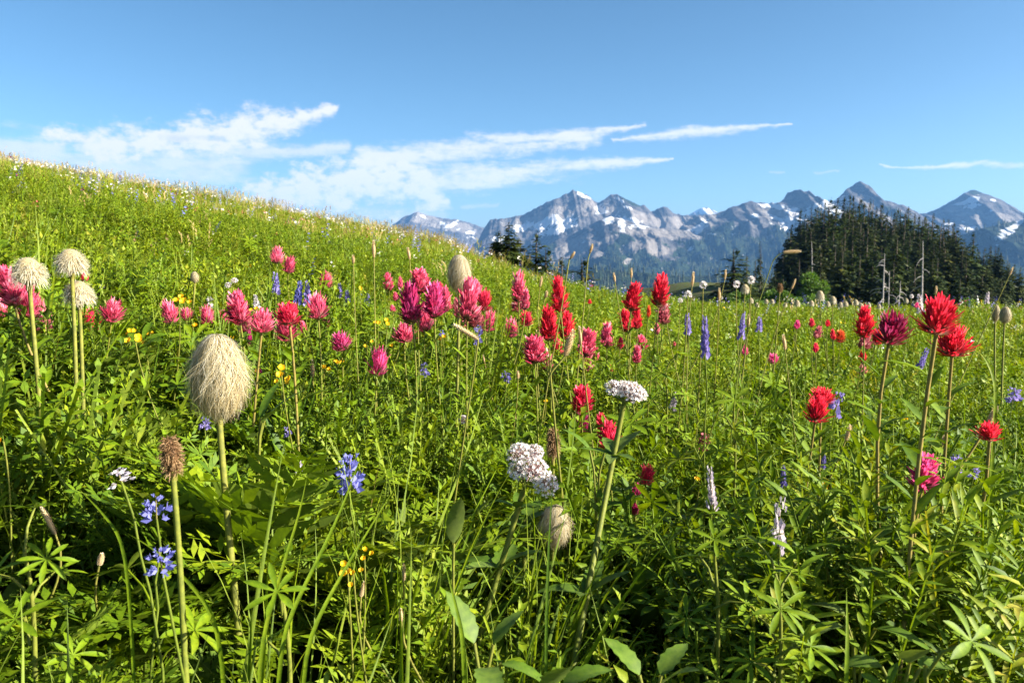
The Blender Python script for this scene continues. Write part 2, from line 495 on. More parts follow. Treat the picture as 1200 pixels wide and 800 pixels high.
wn.links.new(mx.outputs[0], wo.inputs[0])

vs = S.view_settings; vs.view_transform = 'Standard'; vs.look = 'None'; vs.exposure = 1.92; vs.gamma = 1
cy = S.cycles
cy.max_bounces = 6; cy.diffuse_bounces = 1; cy.glossy_bounces = 1; cy.transmission_bounces = 4; cy.transparent_max_bounces = 4
cy.volume_bounces = 0; cy.use_denoising = True; cy.caustics_reflective = False; cy.caustics_refractive = False
cy.sample_clamp_indirect = 6

# ------------------------------------------------------------------ the ground, one sheet to the horizon
def sheet():
    A = np.concatenate([np.arange(-180, -48, 6), np.arange(-48, 48, .3), np.arange(48, 180, 6)]) * PI / 180
    R = np.concatenate([[0.02], np.geomspace(.12, 7900, 240)])
    rr, aa = np.meshgrid(R, A, indexing='ij')
    x = rr * np.sin(aa); y = rr * np.cos(aa)
    z = ground(x, y)
    V = np.stack([x, y, z], -1).reshape(-1, 3)
    na_, nr = len(A), len(R)
    i, j = np.meshgrid(np.arange(nr - 1), np.arange(na_), indexing='ij')
    j2 = (j + 1) % na_
    Q = np.stack([i * na_ + j, i * na_ + j2, (i + 1) * na_ + j2, (i + 1) * na_ + j], -1).reshape(-1, 4)
    mb = MB(); mb.add(V, Q)
    return tag(mb.obj('ground', M['soil']), 'rising meadow ground of dark soil under the plants', 'ground', kind='structure')
sheet()

# ------------------------------------------------------------------ mountains
tree_spots = []
def mountain(sky_pts, D, run, foot, label, seed=0, amp=90, tree=.3, snow=(), pale=(), wood=(), jag=.9, step=.8, p=1.15,
             snow_amt=0., rows=90, plant=0, tnoise=.5, twist=0.):
    sp = np.array(sky_pts, float)
    px = np.arange(sp[0, 0], sp[-1, 0], step)
    py = np.interp(px, sp[:, 0], sp[:, 1]) + jag * 1.6 * fbm(px / 7, px * 0, 4, seed) * np.clip((px - sp[0, 0]) / 8, 0, 1)
    dirs = FW[None] + np.outer((px - 600) / F, RT) + np.outer((400 - py) / F, UPV)
    dirs = dirs / dirs[:, 1:2]
    Dc = np.interp(px, *zip(*D)) if isinstance(D, (list, tuple)) else np.full(len(px), float(D))
    Dc = Dc * (1 + .03 * fbm(px / 30, px * 0 + 3, 3, seed + 5))
    t = np.concatenate([np.linspace(0, 1, rows), 1 + np.linspace(.08, .6, 7)])[:, None]
    x = (dirs[:, 0] * Dc)[None] + twist * (1 - t) * run
    zR = EYE + (dirs[:, 2] * Dc)[None]
    y = Dc[None] - run * (1 - t)
    tt = np.clip(t, 0, 1)
    prof = np.where(t <= 1, tt ** p, 1 - 1.3 * (t - 1))
    env = np.where(t <= 1, np.clip(1 - tt, 0, 1) ** .55 * np.clip(tt * 3, 0, 1), 0)
    k = D[0][1] if isinstance(D, (list, tuple)) else D
    sc = k / 4600.0
    wx = x + 170 * sc * fbm(x / (500 * sc), y / (500 * sc), 3, seed + 3); wy = y + 220 * sc * fbm(x / (420 * sc) + 9, y / (420 * sc), 3, seed + 4)
    rg = ridged(wx / (760 * sc), wy / (900 * sc), 5, seed, .5) - .55
    rg2 = ridged(wx / (330 * sc) + 5, wy / (360 * sc), 4, seed + 6, .55) - .55
    fine = ridged(x / (110 * sc), y / (110 * sc), 5, seed + 9, .65) - .5
    z = foot + (zR - foot) * prof + env * (amp * sc * (2.3 * rg + 1.1 * rg2) + 42 * sc * fine)
    V = np.stack([x + 0 * z, y + 0 * z, z], -1)
    nrw, nc = z.shape
    qx, qy = project(V.reshape(-1, 3)); qx = qx.reshape(z.shape); qy = qy.reshape(z.shape)
    def blobs(l):
        a = np.zeros(z.shape)
        for bx, by, rx, ry, ang in l:
            ca, sa = math.cos(math.radians(ang)), math.sin(math.radians(ang))
            u = (qx - bx) * ca - (qy - by) * sa; v = (qx - bx) * sa + (qy - by) * ca
            a = np.maximum(a, 1.08 - .55 * np.sqrt((u / rx) ** 2 + (v / ry) ** 2))
        return np.clip(a, 0, 1)
    n1 = fbm(x / (300 * sc), y / (420 * sc), 5, seed + 40, .6)
    n2 = fbm(x / (150 * sc), y / (260 * sc), 4, seed + 50, .6)
    steep = np.gradient(z, axis=0) / (run / rows)
    forest = np.clip(.5 + (tree - tt) * 2.2 + tnoise * n1, 0, 1)
    forest = np.maximum(forest, blobs(wood))
    fp = blobs(pale); 
    palev = np.clip(fp * 1.1 + .35 * n2, 0, 1)
    forest = np.clip(forest - 1.3 * np.clip(fp - .35, 0, 1), 0, 1)
    sn = np.clip(blobs(snow) + snow_amt * (n2 * 1.3 + .35) * ss(.25, .6, tt), 0, 1)
    mb = MB()
    i, j = np.meshgrid(np.arange(nrw - 1), np.arange(nc - 1), indexing='ij')
    Q = np.stack([i * nc + j, i * nc + j + 1, (i + 1) * nc + j + 1, (i + 1) * nc + j], -1).reshape(-1, 4)
    mb.add(V.reshape(-1, 3), Q)
    me = mb.mesh('mountain', M['mount'])
    for nm, a in (('forest', forest), ('snow', sn), ('pale', palev)):
        q = me.attributes.new(nm, 'FLOAT', 'POINT'); q.data.foreach_set('value', a.astype(np.float32).ravel())
    o = link('mountain', me); tag(o, label, 'mountain', kind='structure')
    if plant:
        w = np.clip((forest - .5) * 4, 0, 1) * (sn < .45)
        w[nrw - 8:] *= (t[nrw - 8:] <= 1.1)
        w = w.ravel() / max(w.sum(), 1e-9)
        idx = rng.choice(len(w), plant, p=w)
        P = V.reshape(-1, 3)[idx] + rng.normal(size=(plant, 3)) * np.array([6, 6, 0])
        tree_spots.append(P)
    return o

mountain([(425, 290), (440, 275), (455, 267), (462, 262), (475, 253), (482, 251), (490, 248), (500, 252), (510, 254), (520, 256), (535, 257), (550, 261),
          (565, 266), (580, 270), (600, 276), (620, 285)], 7600, 2300, -250, 'pale far ridge with thin snow beyond the grassy hill', 11, 70, tree=.28,
         pale=[(510, 260, 26, 6, -15), (540, 266, 16, 5, -10), (490, 256, 10, 5, 0)], snow=[(528, 264, 8, 2, 30), (552, 272, 4, 1.5, 0), (497, 254, 3, 1.2, -30), (520, 262, 4, 1.2, -20), (575, 288, 12, 3, 15)], snow_amt=.25)
mountain([(540, 300), (560, 282), (567, 268), (575, 257), (590, 256), (600, 254), (612, 252), (622, 247), (635, 240), (648, 234), (660, 229), (667, 226), (671, 222),
          (675, 224), (683, 226), (690, 230), (697, 236), (702, 238), (710, 232), (717, 227), (724, 228), (735, 234), (750, 241), (755, 240), (762, 248), (768, 246),
          (777, 242), (784, 246), (792, 252), (815, 252), (840, 251), (870, 262), (900, 280)], 5600, 1700, -250,
         'rocky twin summit with broad snowfields below its cliffs', 23, 95, tree=.18,
         snow=[(640, 262, 14, 5, 25), (662, 260, 15, 4, 20), (612, 266, 11, 4, 20), (683, 229, 7, 2.2, -30), (655, 268, 22, 4, 18), (704, 245, 5, 5, 40), (740, 258, 9, 3, -10), (590, 280, 12, 4, 10), (728, 235, 5, 1.5, -35), (735, 243, 4, 1.5, -20)],
         pale=[(650, 252, 30, 8, 15), (620, 262, 30, 7, 10), (740, 252, 30, 6, -12), (800, 262, 40, 7, -4), (690, 245, 12, 9, 30)], wood=[(738, 234, 14, 4, -30)], jag=1.2, snow_amt=.12)
mountain([(585, 335), (610, 318), (628, 300), (640, 288), (655, 280), (670, 275), (690, 264), (700, 259), (715, 254), (728, 257), (745, 262), (760, 266), (775, 268), (800, 270),
          (830, 276), (860, 288), (900, 306), (930, 325)], 4500, 1500, -220, 'wooded spur with pale scree slopes and snow patches', 37, 120, tree=.80, tnoise=.9,
         pale=[(672, 289, 24, 9, 20), (655, 300, 18, 6, 20), (765, 272, 40, 5, -4), (745, 290, 22, 7, 12), (770, 294, 20, 5, 0), (735, 306, 9, 5, 20), (800, 274, 30, 6, -5), (712, 281, 14, 3.5, 18), (700, 300, 9, 4, 20)],
         snow=[(713, 256, 6, 5, 50), (706, 246, 6, 4, 30), (728, 262, 4, 7, 10), (740, 266, 6, 3, 20), (755, 264, 8, 2.5, 0), (790, 266, 10, 2, 0), (808, 292, 4, 1.5, 30)], plant=2600, jag=.6, snow_amt=.1)
mountain([(775, 290), (790, 272), (810, 256), (820, 253), (838, 251), (848, 247), (856, 243), (870, 239), (880, 236), (887, 237), (900, 239), (912, 238), (919, 233), (923, 226),
          (930, 223), (938, 222), (941, 225), (948, 223.5), (954, 229), (962, 234), (970, 236), (978, 235), (984, 231), (991, 222), (999, 217.5), (1005, 213.5), (1008.5, 212.5), (1016, 218),
          (1018, 223), (1025, 230), (1027, 234), (1036, 235), (1045, 237), (1054, 241), (1061, 246), (1066, 252), (1080, 264), (1100, 285), (1120, 310)], 4700, 1500, -220,
         'pointed dark summit and knobbly crag on the snowy ridge', 53, 120, tree=.66, tnoise=.8,
         snow=[(965, 241, 18, 5, 20), (905, 241, 13, 3, -5), (930, 247, 9, 2.2, 15), (945, 251, 12, 3, 25), (925, 262, 8, 7, 40), (940, 262, 7, 5, 30), (912, 257, 12, 2, -25), (885, 253, 4, 2, 0), (980, 248, 10, 4, 30), (820, 266, 10, 4, 45), (808, 272, 5, 3, 0), (833, 274, 5, 1.5, 0)],
         pale=[(820, 260, 24, 9, 25), (915, 252, 25, 6, -15), (940, 258, 22, 8, 20), (1030, 248, 26, 8, -40), (830, 304, 16, 6, 0), (960, 255, 14, 6, 20)], plant=3200, jag=1.1, snow_amt=.12)
mountain([(1030, 275), (1048, 262), (1060, 254), (1068, 251), (1085, 250), (1100, 244), (1112, 237), (1120, 233), (1130, 226), (1138, 223), (1143, 222.5), (1155, 229),
          (1170, 238), (1185, 246), (1197, 253), (1215, 262), (1240, 275), (1270, 262), (1320, 258), (1400, 270)], 5200, 1700, -250, 'rounded summit with a bright snow patch under its cap', 71, 105, tree=.60, tnoise=.8,
         snow=[(1140, 234, 10, 3, 10), (1124, 239, 7, 1.8, 10), (1138, 242, 6, 2, 12), (1148, 240, 2.5, 1.2, 0), (1164, 235, 4, 1.2, -10), (1161, 247, 3, 1, 0), (1112, 262, 5, 1.4, 10), (1141, 267, 7, 2.4, 12), (1128, 260, 2.5, 1, 0), (1129, 268, 3, 1, 0)],
         pale=[(1135, 256, 16, 8, 10), (1120, 243, 12, 4, 15), (1175, 256, 16, 5, -5), (1080, 262, 14, 6, -30)], wood=[(1142, 225, 8, 3, 0)], plant=1800, jag=.7)
mountain([(1010, 330), (1040, 318), (1070, 306), (1100, 290), (1130, 274), (1150, 268), (1175, 262), (1200, 257), (1240, 248), (1300, 240), (1420, 250)], 3300, 1100, -260,
         'shaded wooded slope with a snow gully', 83, 90, tree=1.6, snow=[(1180, 272, 10, 5, 28), (1188, 266, 6, 3, 30), (1197, 259, 5, 2.4, 20), (1168, 287, 2, 1.2, 0)], plant=3000, jag=.5)
mountain([(380, 345), (520, 325), (590, 319), (640, 320), (700, 316), (760, 320), (800, 324), (850, 322), (900, 328), (1000, 325), (1150, 330), (1300, 335), (1450, 345)], 2300, 800, -330,
         'low dark forested ridge in the valley', 97, 40, tree=2.0, plant=5200, jag=.5, step=1.6, rows=50)
mountain([(760, 275), (785, 262), (800, 256), (812, 249), (819, 245), (824, 243), (829, 243), (837, 247), (850, 253), (875, 259), (905, 268)], 9800, 2400, -200, 'faint snow covered cone far beyond the ridge', 101, 60,
         tree=-.5, snow=[(824, 247, 12, 3.5, 0)], jag=.4, step=.8, rows=40)

def far_trees():
    P = np.concatenate(tree_spots); N = len(P)
    a = np.arange(6) * PI / 3
    ring = lambda r, z: np.stack([r * np.cos(a), r * np.sin(a), a * 0 + z], -1)
    mb = MB()
    V = np.concatenate([ring(.17, .04), [[0, 0, .62]], ring(.115, .4), [[0, 0, 1.]]])
    T = [[i, (i + 1) % 6, 6] for i in range(6)] + [[7 + i, 7 + (i + 1) % 6, 13] for i in range(6)]
    t = MB().add(V, None, T, .5).tpl()
    h = rng.uniform(14, 30, N); wd = h * rng.uniform(.8, 1.25, N)
    mb.scatter(t, P - [0, 0, 1.0], rng.uniform(0, 6, N), sc=np.stack([wd, wd, h], -1), tint=rng.uniform(.15, .75, N))
    return tag(mb.obj('distant_forest', M['needles'], smooth=False), 'dark conifer forest covering the far slopes', 'forest', kind='stuff')
far_trees()

# the air between here and the mountains
def haze():
    x0, x1, y0, y1, z0, z1 = -8200, 8200, -8000, 10800, float(ground(np.array([7000.]), np.array([0.]))[0]) - 25, 900
    V = [(x, y, z) for z in (z0, z1) for y in (y0, y1) for x in (x0, x1)]
    Q = [(0, 2, 3, 1), (4, 5, 7, 6), (0, 1, 5, 4), (2, 6, 7, 3), (0, 4, 6, 2), (1, 3, 7, 5)]
    m, nt = newmat('haze_air')
    pv = nd(nt, 'ShaderNodeVolumePrincipled'); pv.inputs['Color'].default_value = (.20, .48, 1.0, 1)
    pv.inputs['Density'].default_value = HAZE; pv.inputs['Anisotropy'].default_value = .1
    out = nd(nt, 'ShaderNodeOutputMaterial'); nt.links.new(pv.outputs[0], out.inputs['Volume'])
    o = MB().add(V, Q).obj('haze', m, smooth=False)
    tag(o, 'thin blue air between the meadow and the mountains', 'haze', kind='stuff')
HAZE = 5.5e-5
haze()

# ------------------------------------------------------------------ plant shapes for the ground cover (templates)
def blade(mb, base, yaw, L, W, lean, curl, seg=4, tint=.5, fold=.35):
    d = np.array([math.cos(yaw), math.sin(yaw), 0.])
    t = np.linspace(0, 1, seg + 1)
    ang = lean + curl * t ** 1.5
    st = np.stack([np.sin(ang), np.cos(ang)], -1) * (L / seg)
    r = np.concatenate([[0], np.cumsum(st[:-1, 0])]); z = np.concatenate([[0], np.cumsum(st[:-1, 1])])
    pts = np.asarray(base) + np.outer(r, d) + np.outer(z, [0, 0, 1])
    w = W * .5 * np.clip(1.15 - t ** 2.2 * 1.15, .02, 1) * (.55 + .45 * np.clip(t * 4, 0, 1))
    ribbon(mb, pts, np.array([-d[1], d[0], 0.]), w, tint, None, fold)

def grass_tuft(n, h, spread, W, seg=4, fold=.35, lean=.25, curl=.8, tj=.18):
    mb = MB()
    for i in range(n):
        a = rng.uniform(0, 2 * PI); r = spread * math.sqrt(rng.uniform())
        L = h * rng.uniform(.45, 1.1)
        blade(mb, [r * math.cos(a), r * math.sin(a), -.02], a + rng.normal() * .7, L, W * rng.uniform(.6, 1.2),
              abs(rng.normal()) * lean, abs(rng.normal()) * curl, seg, .5 + rng.normal() * tj * .6, fold)
    return mb.tpl()

def fern_leaf(mb, base, yaw, elev, L, npair=7, lobes=3, tint=.5, fine=1.):
    """finely divided leaf: a stalk with pairs of pinnae, each cut into narrow pointed lobes"""
    d = np.array([math.cos(yaw), math.sin(yaw), 0.]); sd = np.array([-d[1], d[0], 0.]); up = np.array([0, 0, 1.])
    t = np.linspace(0, 1, 8)
    ang = elev - 1.1 * t ** 1.3
    pts = np.asarray(base) + np.concatenate([[[0, 0, 0]], np.cumsum((np.outer(np.cos(ang), d) + np.outer(np.sin(ang), up))[:-1] * L / 7, 0)])
    ribbon(mb, pts, sd, np.linspace(.0014, .0005, 8), tint + .1)
    for k in range(npair):
        u = .36 + .62 * k / (npair - 1)
        p = np.array([np.interp(u, t, pts[:, q]) for q in range(3)])
        a = np.interp(u, t, ang); tg = d * math.cos(a) + up * math.sin(a); nn = np.cross(sd, tg) * -1
        pl = L * .34 * (1 - .75 * (u - .36) / .62) * fine
        for s in (-1, 1):
            pd = nrm(sd * s + tg * .65 + up * rng.uniform(.0, .5))
            for j in range(lobes):
                b = p + pd * pl * (j / lobes) * .7
                for q in ((-1, 1) if j < lobes - 1 else (0,)):
                    ld = nrm(pd + (tg * q * .8 if q else pd * .2) + rng.normal(size=3) * .12)
                    l = pl * (.62 - .1 * j) if q else pl * .5
                    n = nrm(np.cross(ld, nn) + rng.normal(size=3) * .25)
                    w = l * .17
                    mb.add([b - n * w * .5, b + ld * l * .45 + n * w, b + ld * l, b + ld * l * .45 - n * w], [[0, 1, 2, 3]], None, tint + rng.normal() * .07)

def fern_plant(n, L, **k):
    mb = MB()
    for i in range(n):
        fern_leaf(mb, [rng.normal() * .012, rng.normal() * .012, 0], i * 2.4 + rng.normal() * .3, rng.uniform(.7, 1.35), L * rng.uniform(.7, 1.1), tint=.5 + rng.normal() * .06, **k)
    return mb.tpl()

def palmate(mb, c, nrm_v, R, n=7, W=.24, tint=.5, seg=4, cup=.25, fold=.35):
    z = nrm(nrm_v); x = nrm(np.cross(z, [.3, .8, .1])); y = np.cross(z, x)
    a0 = rng.uniform(0, 6)
    for i in range(n):
        a = a0 + 2 * PI * i / n
        d = x * math.cos(a) + y * math.sin(a)
        leaf(mb, c, d + z * cup * rng.uniform(.4, 1.3), R * rng.uniform(.75, 1.05), R * W, z, seg, rng.uniform(.02, .35), fold, tint + rng.normal() * .04, peak=.62)

def lupine_foliage(n, h, R, seg=4, nl=7):
    mb = MB()
    for i in range(n):
        a = i * 2.4 + rng.normal() * .4; e = rng.uniform(.75, 1.45); L = h * rng.uniform(.55, 1.05)
        d = sph(a, e); p0 = np.array([0, 0, 0.]); p3 = d * L
        p = bez(p0, p0 + np.array([0, 0, .3]) * L, p3 - d * .25 * L, p3, 5)
        if seg > 2: tube(mb, p, np.linspace(.0016, .0009, 5), 4, .62)
        palmate(mb, p3, np.array([0, 0, 1]) + d * np.array([.7, .7, 0]) + rng.normal(size=3) * .25, R * rng.uniform(.75, 1.1), nl, tint=.48 + rng.normal() * .07, seg=seg)
    return mb.tpl()

def sprig(h, nleaf, L, W, lean=.2, seg=2, pairs=True, tj=.06):
    """an upright leafy stem"""
    mb = MB()
    a = rng.uniform(0, 6); ln = rng.normal() * lean
    top = np.array([math.cos(a) * ln, math.sin(a) * ln, 1.]) * h
    p = bez(np.zeros(3), np.array([0, 0, h * .4]), top * .75, top, 6)
    ribbon(mb, p, np.array([1., 0, 0]), .0011, .5, None, 1.0 if seg > 1 else None)
    for i in range(nleaf):
        u = .15 + .85 * (i + .5) / nleaf
        b = np.array([np.interp(u, np.linspace(0, 1, 6), p[:, q]) for q in range(3)])
        for s in ((0, PI) if pairs else (0,)):
            yw = i * 2.4 + s + rng.normal() * .2
            d = sph(yw, rng.uniform(.1, .8) + .4 * u)
            l = L * rng.uniform(.7, 1.15) * (1 - .45 * abs(u - .45))
            if seg <= 1:
                kite(mb, b, d, nrm(np.cross(d, [0, 0, 1.01])), l, W, .5 + rng.normal() * tj, None, rng.uniform(-.3, .1))
            else:
                leaf(mb, b, d, l, W * rng.uniform(.8, 1.2), (0, 0, 1), seg, rng.uniform(0, .6), .3, .5 + rng.normal() * tj)
    return mb

def sprig_clump(n, r, h, **k):
    mb = MB()
    for i in range(n):
        s = sprig(h * rng.uniform(.6, 1.1), **k).tpl()
        a = rng.uniform(0, 6); q = r * math.sqrt(rng.uniform())
        mb.scatter(s, [[q * math.cos(a), q * math.sin(a), 0]], rng.uniform(0, 6), rng.normal() * .18, rng.normal() * .18, 1., .5 + rng.normal() * .05)
    return mb.tpl()

def rosette(n, L, W, seg=5, e0=.3, e1=1.25, droop=.5, fold=.25, peak=.5):
    mb = MB()
    for i in range(n):
        a = i * 2.4 + rng.normal() * .3
        leaf(mb, [0, 0, .0], sph(a, rng.uniform(e0, e1)), L * rng.uniform(.55, 1.1), W * rng.uniform(.7, 1.15), (0, 0, 1), seg, rng.uniform(.1, 1) * droop, fold, .5 + rng.normal() * .09, peak)
    return mb.tpl()

def dots(x, y, n=2, sc=1., seed=0):
    return fbm(x * sc, y * sc, n, seed)

def field(density, y0, y1, fn=None, margin=.8, slope=.70, cap=None):
    """random standing places in the part of the meadow the camera looks over, a little wider than the frame"""
    area = slope * (y1 * y1 - y0 * y0) + 2 * margin * (y1 - y0)
    n = int(area * density)
    k = rng.uniform(size=n) * (slope / 2 * (y1 * y1 - y0 * y0) + margin * (y1 - y0)) + slope / 2 * y0 * y0 + margin * y0
    yy = (-margin + np.sqrt(margin * margin + 2 * slope * k)) / slope        # evenly spread over the widening strip
    xx = rng.uniform(-1, 1, n) * (slope * yy + margin)
    if fn is not None:
        k = rng.uniform(size=n) < fn(xx, yy); xx, yy = xx[k], yy[k]
    return np.stack([xx, yy, ground(xx, yy)], -1)

def N_(n, s=1.): return rng.normal(size=n) * s
def U_(n, a=0., b=1.): return rng.uniform(a, b, n)
def put(mb, tpls, P, sc, tint, tilt=.15, lean=(0, 0), sz=None):
    """share the places among the variants of a plant"""
    sc = np.broadcast_to(sc, (len(P),)); tint = np.broadcast_to(tint, (len(P),))
    which = rng.integers(0, len(tpls), len(P))
    for i, t in enumerate(tpls):
        k = which == i; n = int(k.sum())
        s3 = np.stack([sc[k], sc[k], sc[k] * (1 if sz is None else sz[k])], -1)
        mb.scatter(t, P[k], U_(n, 0, 2 * PI), N_(n, tilt) + lean[0], N_(n, tilt) + lean[1], s3, tint[k])

# patchwork of the meadow: which plant grows where
def pf(x, y): return ss(-.12, .14, fbm(x * 1.5 + 3, y * 1.5, 3, 61) - .10 * (x > .55) + .12 * ss(.1, -.5, x))      # divided leaves
def pg(x, y): return ss(-.05, .2, fbm(x * 1.8, y * 1.8 + 9, 3, 71) + .22 * np.exp(-((x + .08) / .16) ** 2 - ((y - .62) / .25) ** 2))   # grass
def pl(x, y): return ss(.0, .2, fbm(x * 1.6 + 7, y * 1.6, 3, 81) + .10 * ss(.1, .5, x))                              # lupine leaves
def lowfront(y): return .74 + .36 * ss(.5, .95, y)
def hummock(x, y): return np.clip(.80 + 1.15 * fbm(x * 5.0, y * 5.0, 2, 131) + .6 * fbm(x * 14, y * 14, 1, 137), .22, 1.3) + .30 * np.exp(-((x - .37) / .16) ** 2 - ((y - .74) / .10) ** 2)      # tall and low spots of the growth
def gz(x, y): return np.exp(-((x + .12 - .25 * (y - .6)) / .15) ** 2 - ((y - .62) / .28) ** 2)            # the grassy place in front
def hue(x, y, seed=0): return .05 * fbm(x * 2, y * 2, 3, 91 + seed) + .07 * fbm(x * .5, y * .5, 2, 95)

def bare(x, y):      # the trodden lip at the foot of the slope, soil showing through
    return 1 - .9 * ss(2.5, 2.9, y + .5 * x) * ss(3.9, 3.4, y + .5 * x) * ss(.05, -.5, x) * ss(-.05, .08, fbm(x * 1.7, y * 1.7, 2, 19))
near_y0 = .30
# 1 divided foliage of the pasqueflowers and lovage
mb = MB()
F1 = [fern_plant(9, .16, npair=7, lobes=3) for _ in range(4)]
P = field(300, near_y0, 2.3, lambda x, y: (.25 + .75 * pf(x, y)) * (1 - .95 * gz(x, y)))
put(mb, F1, P, U_(len(P), .75, 1.35) * lowfront(P[:, 1]) * hummock(P[:, 0], P[:, 1]), .56 + hue(P[:, 0], P[:, 1]) + N_(len(P), .07), .2)
F2 = [fern_plant(8, .17, npair=5, lobes=2) for _ in range(3)]
P = field(85, 2.3, 5.5, lambda x, y: pf(x, y) * bare(x, y))
put(mb, F2, P, U_(len(P), .8, 1.4), .66 + hue(P[:, 0], P[:, 1]) + N_(len(P), .07), .2)
tag(mb.obj('divided_foliage', M['fern']), 'finely divided yellow green leaves carpeting the meadow', 'foliage', kind='stuff')

# 2 small leafy herbs and heath
mb = MB()
S1 = [sprig_clump(9, .035, .15, nleaf=11, L=.019, W=.0056, seg=2) for _ in range(4)]
S2 = [sprig_clump(9, .03, .13, nleaf=11, L=.012, W=.0042, seg=1) for _ in range(4)]
P = field(310, near_y0, 2.4, lambda x, y: (1 - .75 * pf(x, y)) * (1 - .95 * gz(x, y)))
put(mb, S1, P, U_(len(P), .7, 1.35) * lowfront(P[:, 1]) * hummock(P[:, 0], P[:, 1]), .50 + hue(P[:, 0], P[:, 1], 1) + N_(len(P), .08) + .2 * (U_(len(P)) < .02), .18)
P = field(420, near_y0, 2.4, lambda x, y: .25 + .75 * ss(.0, .2, fbm(x * 2.2, y * 2.2, 2, 55) + .1 * ss(.2, .6, x)))
put(mb, S2, P, U_(len(P), .7, 1.4) * lowfront(P[:, 1]) * hummock(P[:, 0], P[:, 1]), .62 + hue(P[:, 0], P[:, 1], 2) + N_(len(P), .08), .18)
S3 = [sprig_clump(7, .06, .17, nleaf=9, L=.024, W=.008, seg=1) for _ in range(4)]
P = field(125, 2.3, 7.5, lambda x, y: bare(x, y))
put(mb, S3, P, U_(len(P), .7, 1.35), .62 + hue(P[:, 0], P[:, 1], 1) + N_(len(P), .09), .15)
S4 = [sprig_clump(7, .13, .15, nleaf=6, L=.045, W=.015, seg=1) for _ in range(4)]
P = field(11, 6.5, 27, lambda x, y: ss(-.25, .2, fbm(x * .5, y * .5, 3, 33)) * .9 + .1)
put(mb, S4, P, U_(len(P), .5, 1.1), .72 + .9 * hue(P[:, 0], P[:, 1], 1) + N_(len(P), .09), .15)
# taller leafy growth round the stalks of the big red paintbrushes
H1 = [sprig_clump(7, .022, .33, nleaf=15, L=.035, W=.0056, seg=3, lean=.12) for _ in range(4)]
n = 62; xx = rng.normal(size=n) * .085 + .395; yy = rng.normal(size=n) * .05 + .76
P = np.stack([xx, yy, ground(xx, yy)], -1)
put(mb, H1, P, U_(n, .72, 1.05), .52 + N_(n, .1), .08)
n = 16; xx = rng.uniform(-.2, .6, n); yy = rng.uniform(1.1, 2.0, n)
P = np.stack([xx, yy, ground(xx, yy)], -1)
put(mb, H1, P, U_(n, .6, .95), .56 + N_(n, .1), .1)
tag(mb.obj('leafy_herbs', M['leaf']), 'low leafy herbs and heath filling the meadow', 'foliage', kind='stuff')

# 3 lupine leaves, hand shaped
mb = MB()
L1 = [lupine_foliage(8, .18, .045) for _ in range(4)]
P = field(80, near_y0, 2.4, lambda x, y: pl(x, y) * (1 - .9 * gz(x, y)))
put(mb, L1, P, U_(len(P), .6, 1.1) * lowfront(P[:, 1]), .46 + hue(P[:, 0], P[:, 1], 3) + N_(len(P), .07), .2)
L2 = [lupine_foliage(8, .19, .05, seg=2, nl=6) for _ in range(4)]
P = field(42, 2.4, 6.0, lambda x, y: pl(x, y) * bare(x, y))
put(mb, L2, P, U_(len(P), .65, 1.1), .46 + hue(P[:, 0], P[:, 1], 3) + N_(len(P), .07), .2)
tag(mb.obj('lupine_leaves', M['leaf']), 'hand shaped lupine leaves spread through the meadow', 'foliage', kind='stuff')

# 4 broad leaves
mb = MB()
B1 = [rosette(6, .15, .019, 6, .5, 1.35, .6) for _ in range(3)] + [rosette(5, .10, .022, 6, .4, 1.3, .7) for _ in range(2)]
P = field(85, near_y0, 2.6, lambda x, y: (1 - .6 * gz(x, y)) * (.45 + .55 * ss(-.1, .25, x)))
put(mb, B1, P, U_(len(P), .6, 1.25) * lowfront(P[:, 1]), .5 + N_(len(P), .18), .25)
P = field(16, 2.6, 7)
put(mb, B1, P, U_(len(P), .7, 1.25), .5 + N_(len(P), .18), .25)
tag(mb.obj('broad_leaves', M['bigleaf']), 'broad pointed leaves standing among the herbs', 'foliage', kind='stuff')

# 5 grass
mb = MB()
G1 = [grass_tuft(9, .31, .02, .0046, 6, .4, .16, .45) for _ in range(5)]
G2 = [grass_tuft(12, .20, .03, .0024, 5, .35, .3, .9) for _ in range(4)]
P = field(620, near_y0, 2.4, lambda x, y: np.maximum(.13 * pg(x, y), gz(x, y) ** 1.5))
put(mb, G1, P, U_(len(P), .6, 1.15) * lowfront(P[:, 1]), .46 + N_(len(P), .09), .14, (0, .24))
P = field(60, near_y0, 2.4, lambda x, y: .35 + .65 * pg(x, y))
put(mb, G2, P, U_(len(P), .6, 1.3) * lowfront(P[:, 1]), .52 + N_(len(P), .1), .2, (0, .06))
G3 = [grass_tuft(12, .23, .05, .0045, 3, None, .25, .8) for _ in range(4)]
P = field(100, 2.3, 6.5, lambda x, y: bare(x, y))
put(mb, G3, P, U_(len(P), .55, 1.15), .62 + N_(len(P), .1), .15)
G4 = [grass_tuft(16, .18, .10, .008, 2, None, .3, .8, .22) for _ in range(5)]
def clump(x, y): return .25 + .75 * ss(-.22, .18, fbm(x * .8, y * .8, 3, 15))
P = field(115, 5.5, 13, lambda x, y: clump(x, y) * bare(x, y))
put(mb, G4, P, U_(len(P), .55, 1.15), .75 + .9 * hue(P[:, 0], P[:, 1], 6) + N_(len(P), .09), .15)
G5 = [grass_tuft(18, .15, .17, .014, 2, None, .3, .7, .24) for _ in range(5)]
P = field(36, 12, 34, lambda x, y: clump(x, y))
put(mb, G5, P, U_(len(P), .45, 1.1), .76 + 1.1 * hue(P[:, 0], P[:, 1], 6) + N_(len(P), .09) + .10 * ss(15, 24, P[:, 1]), .15)
n = 2600; xx = U_(n, -14, 80); yy = U_(n, 42, 125); P = np.stack([xx, yy, ground(xx, yy)], -1)      # rough growth before the grove
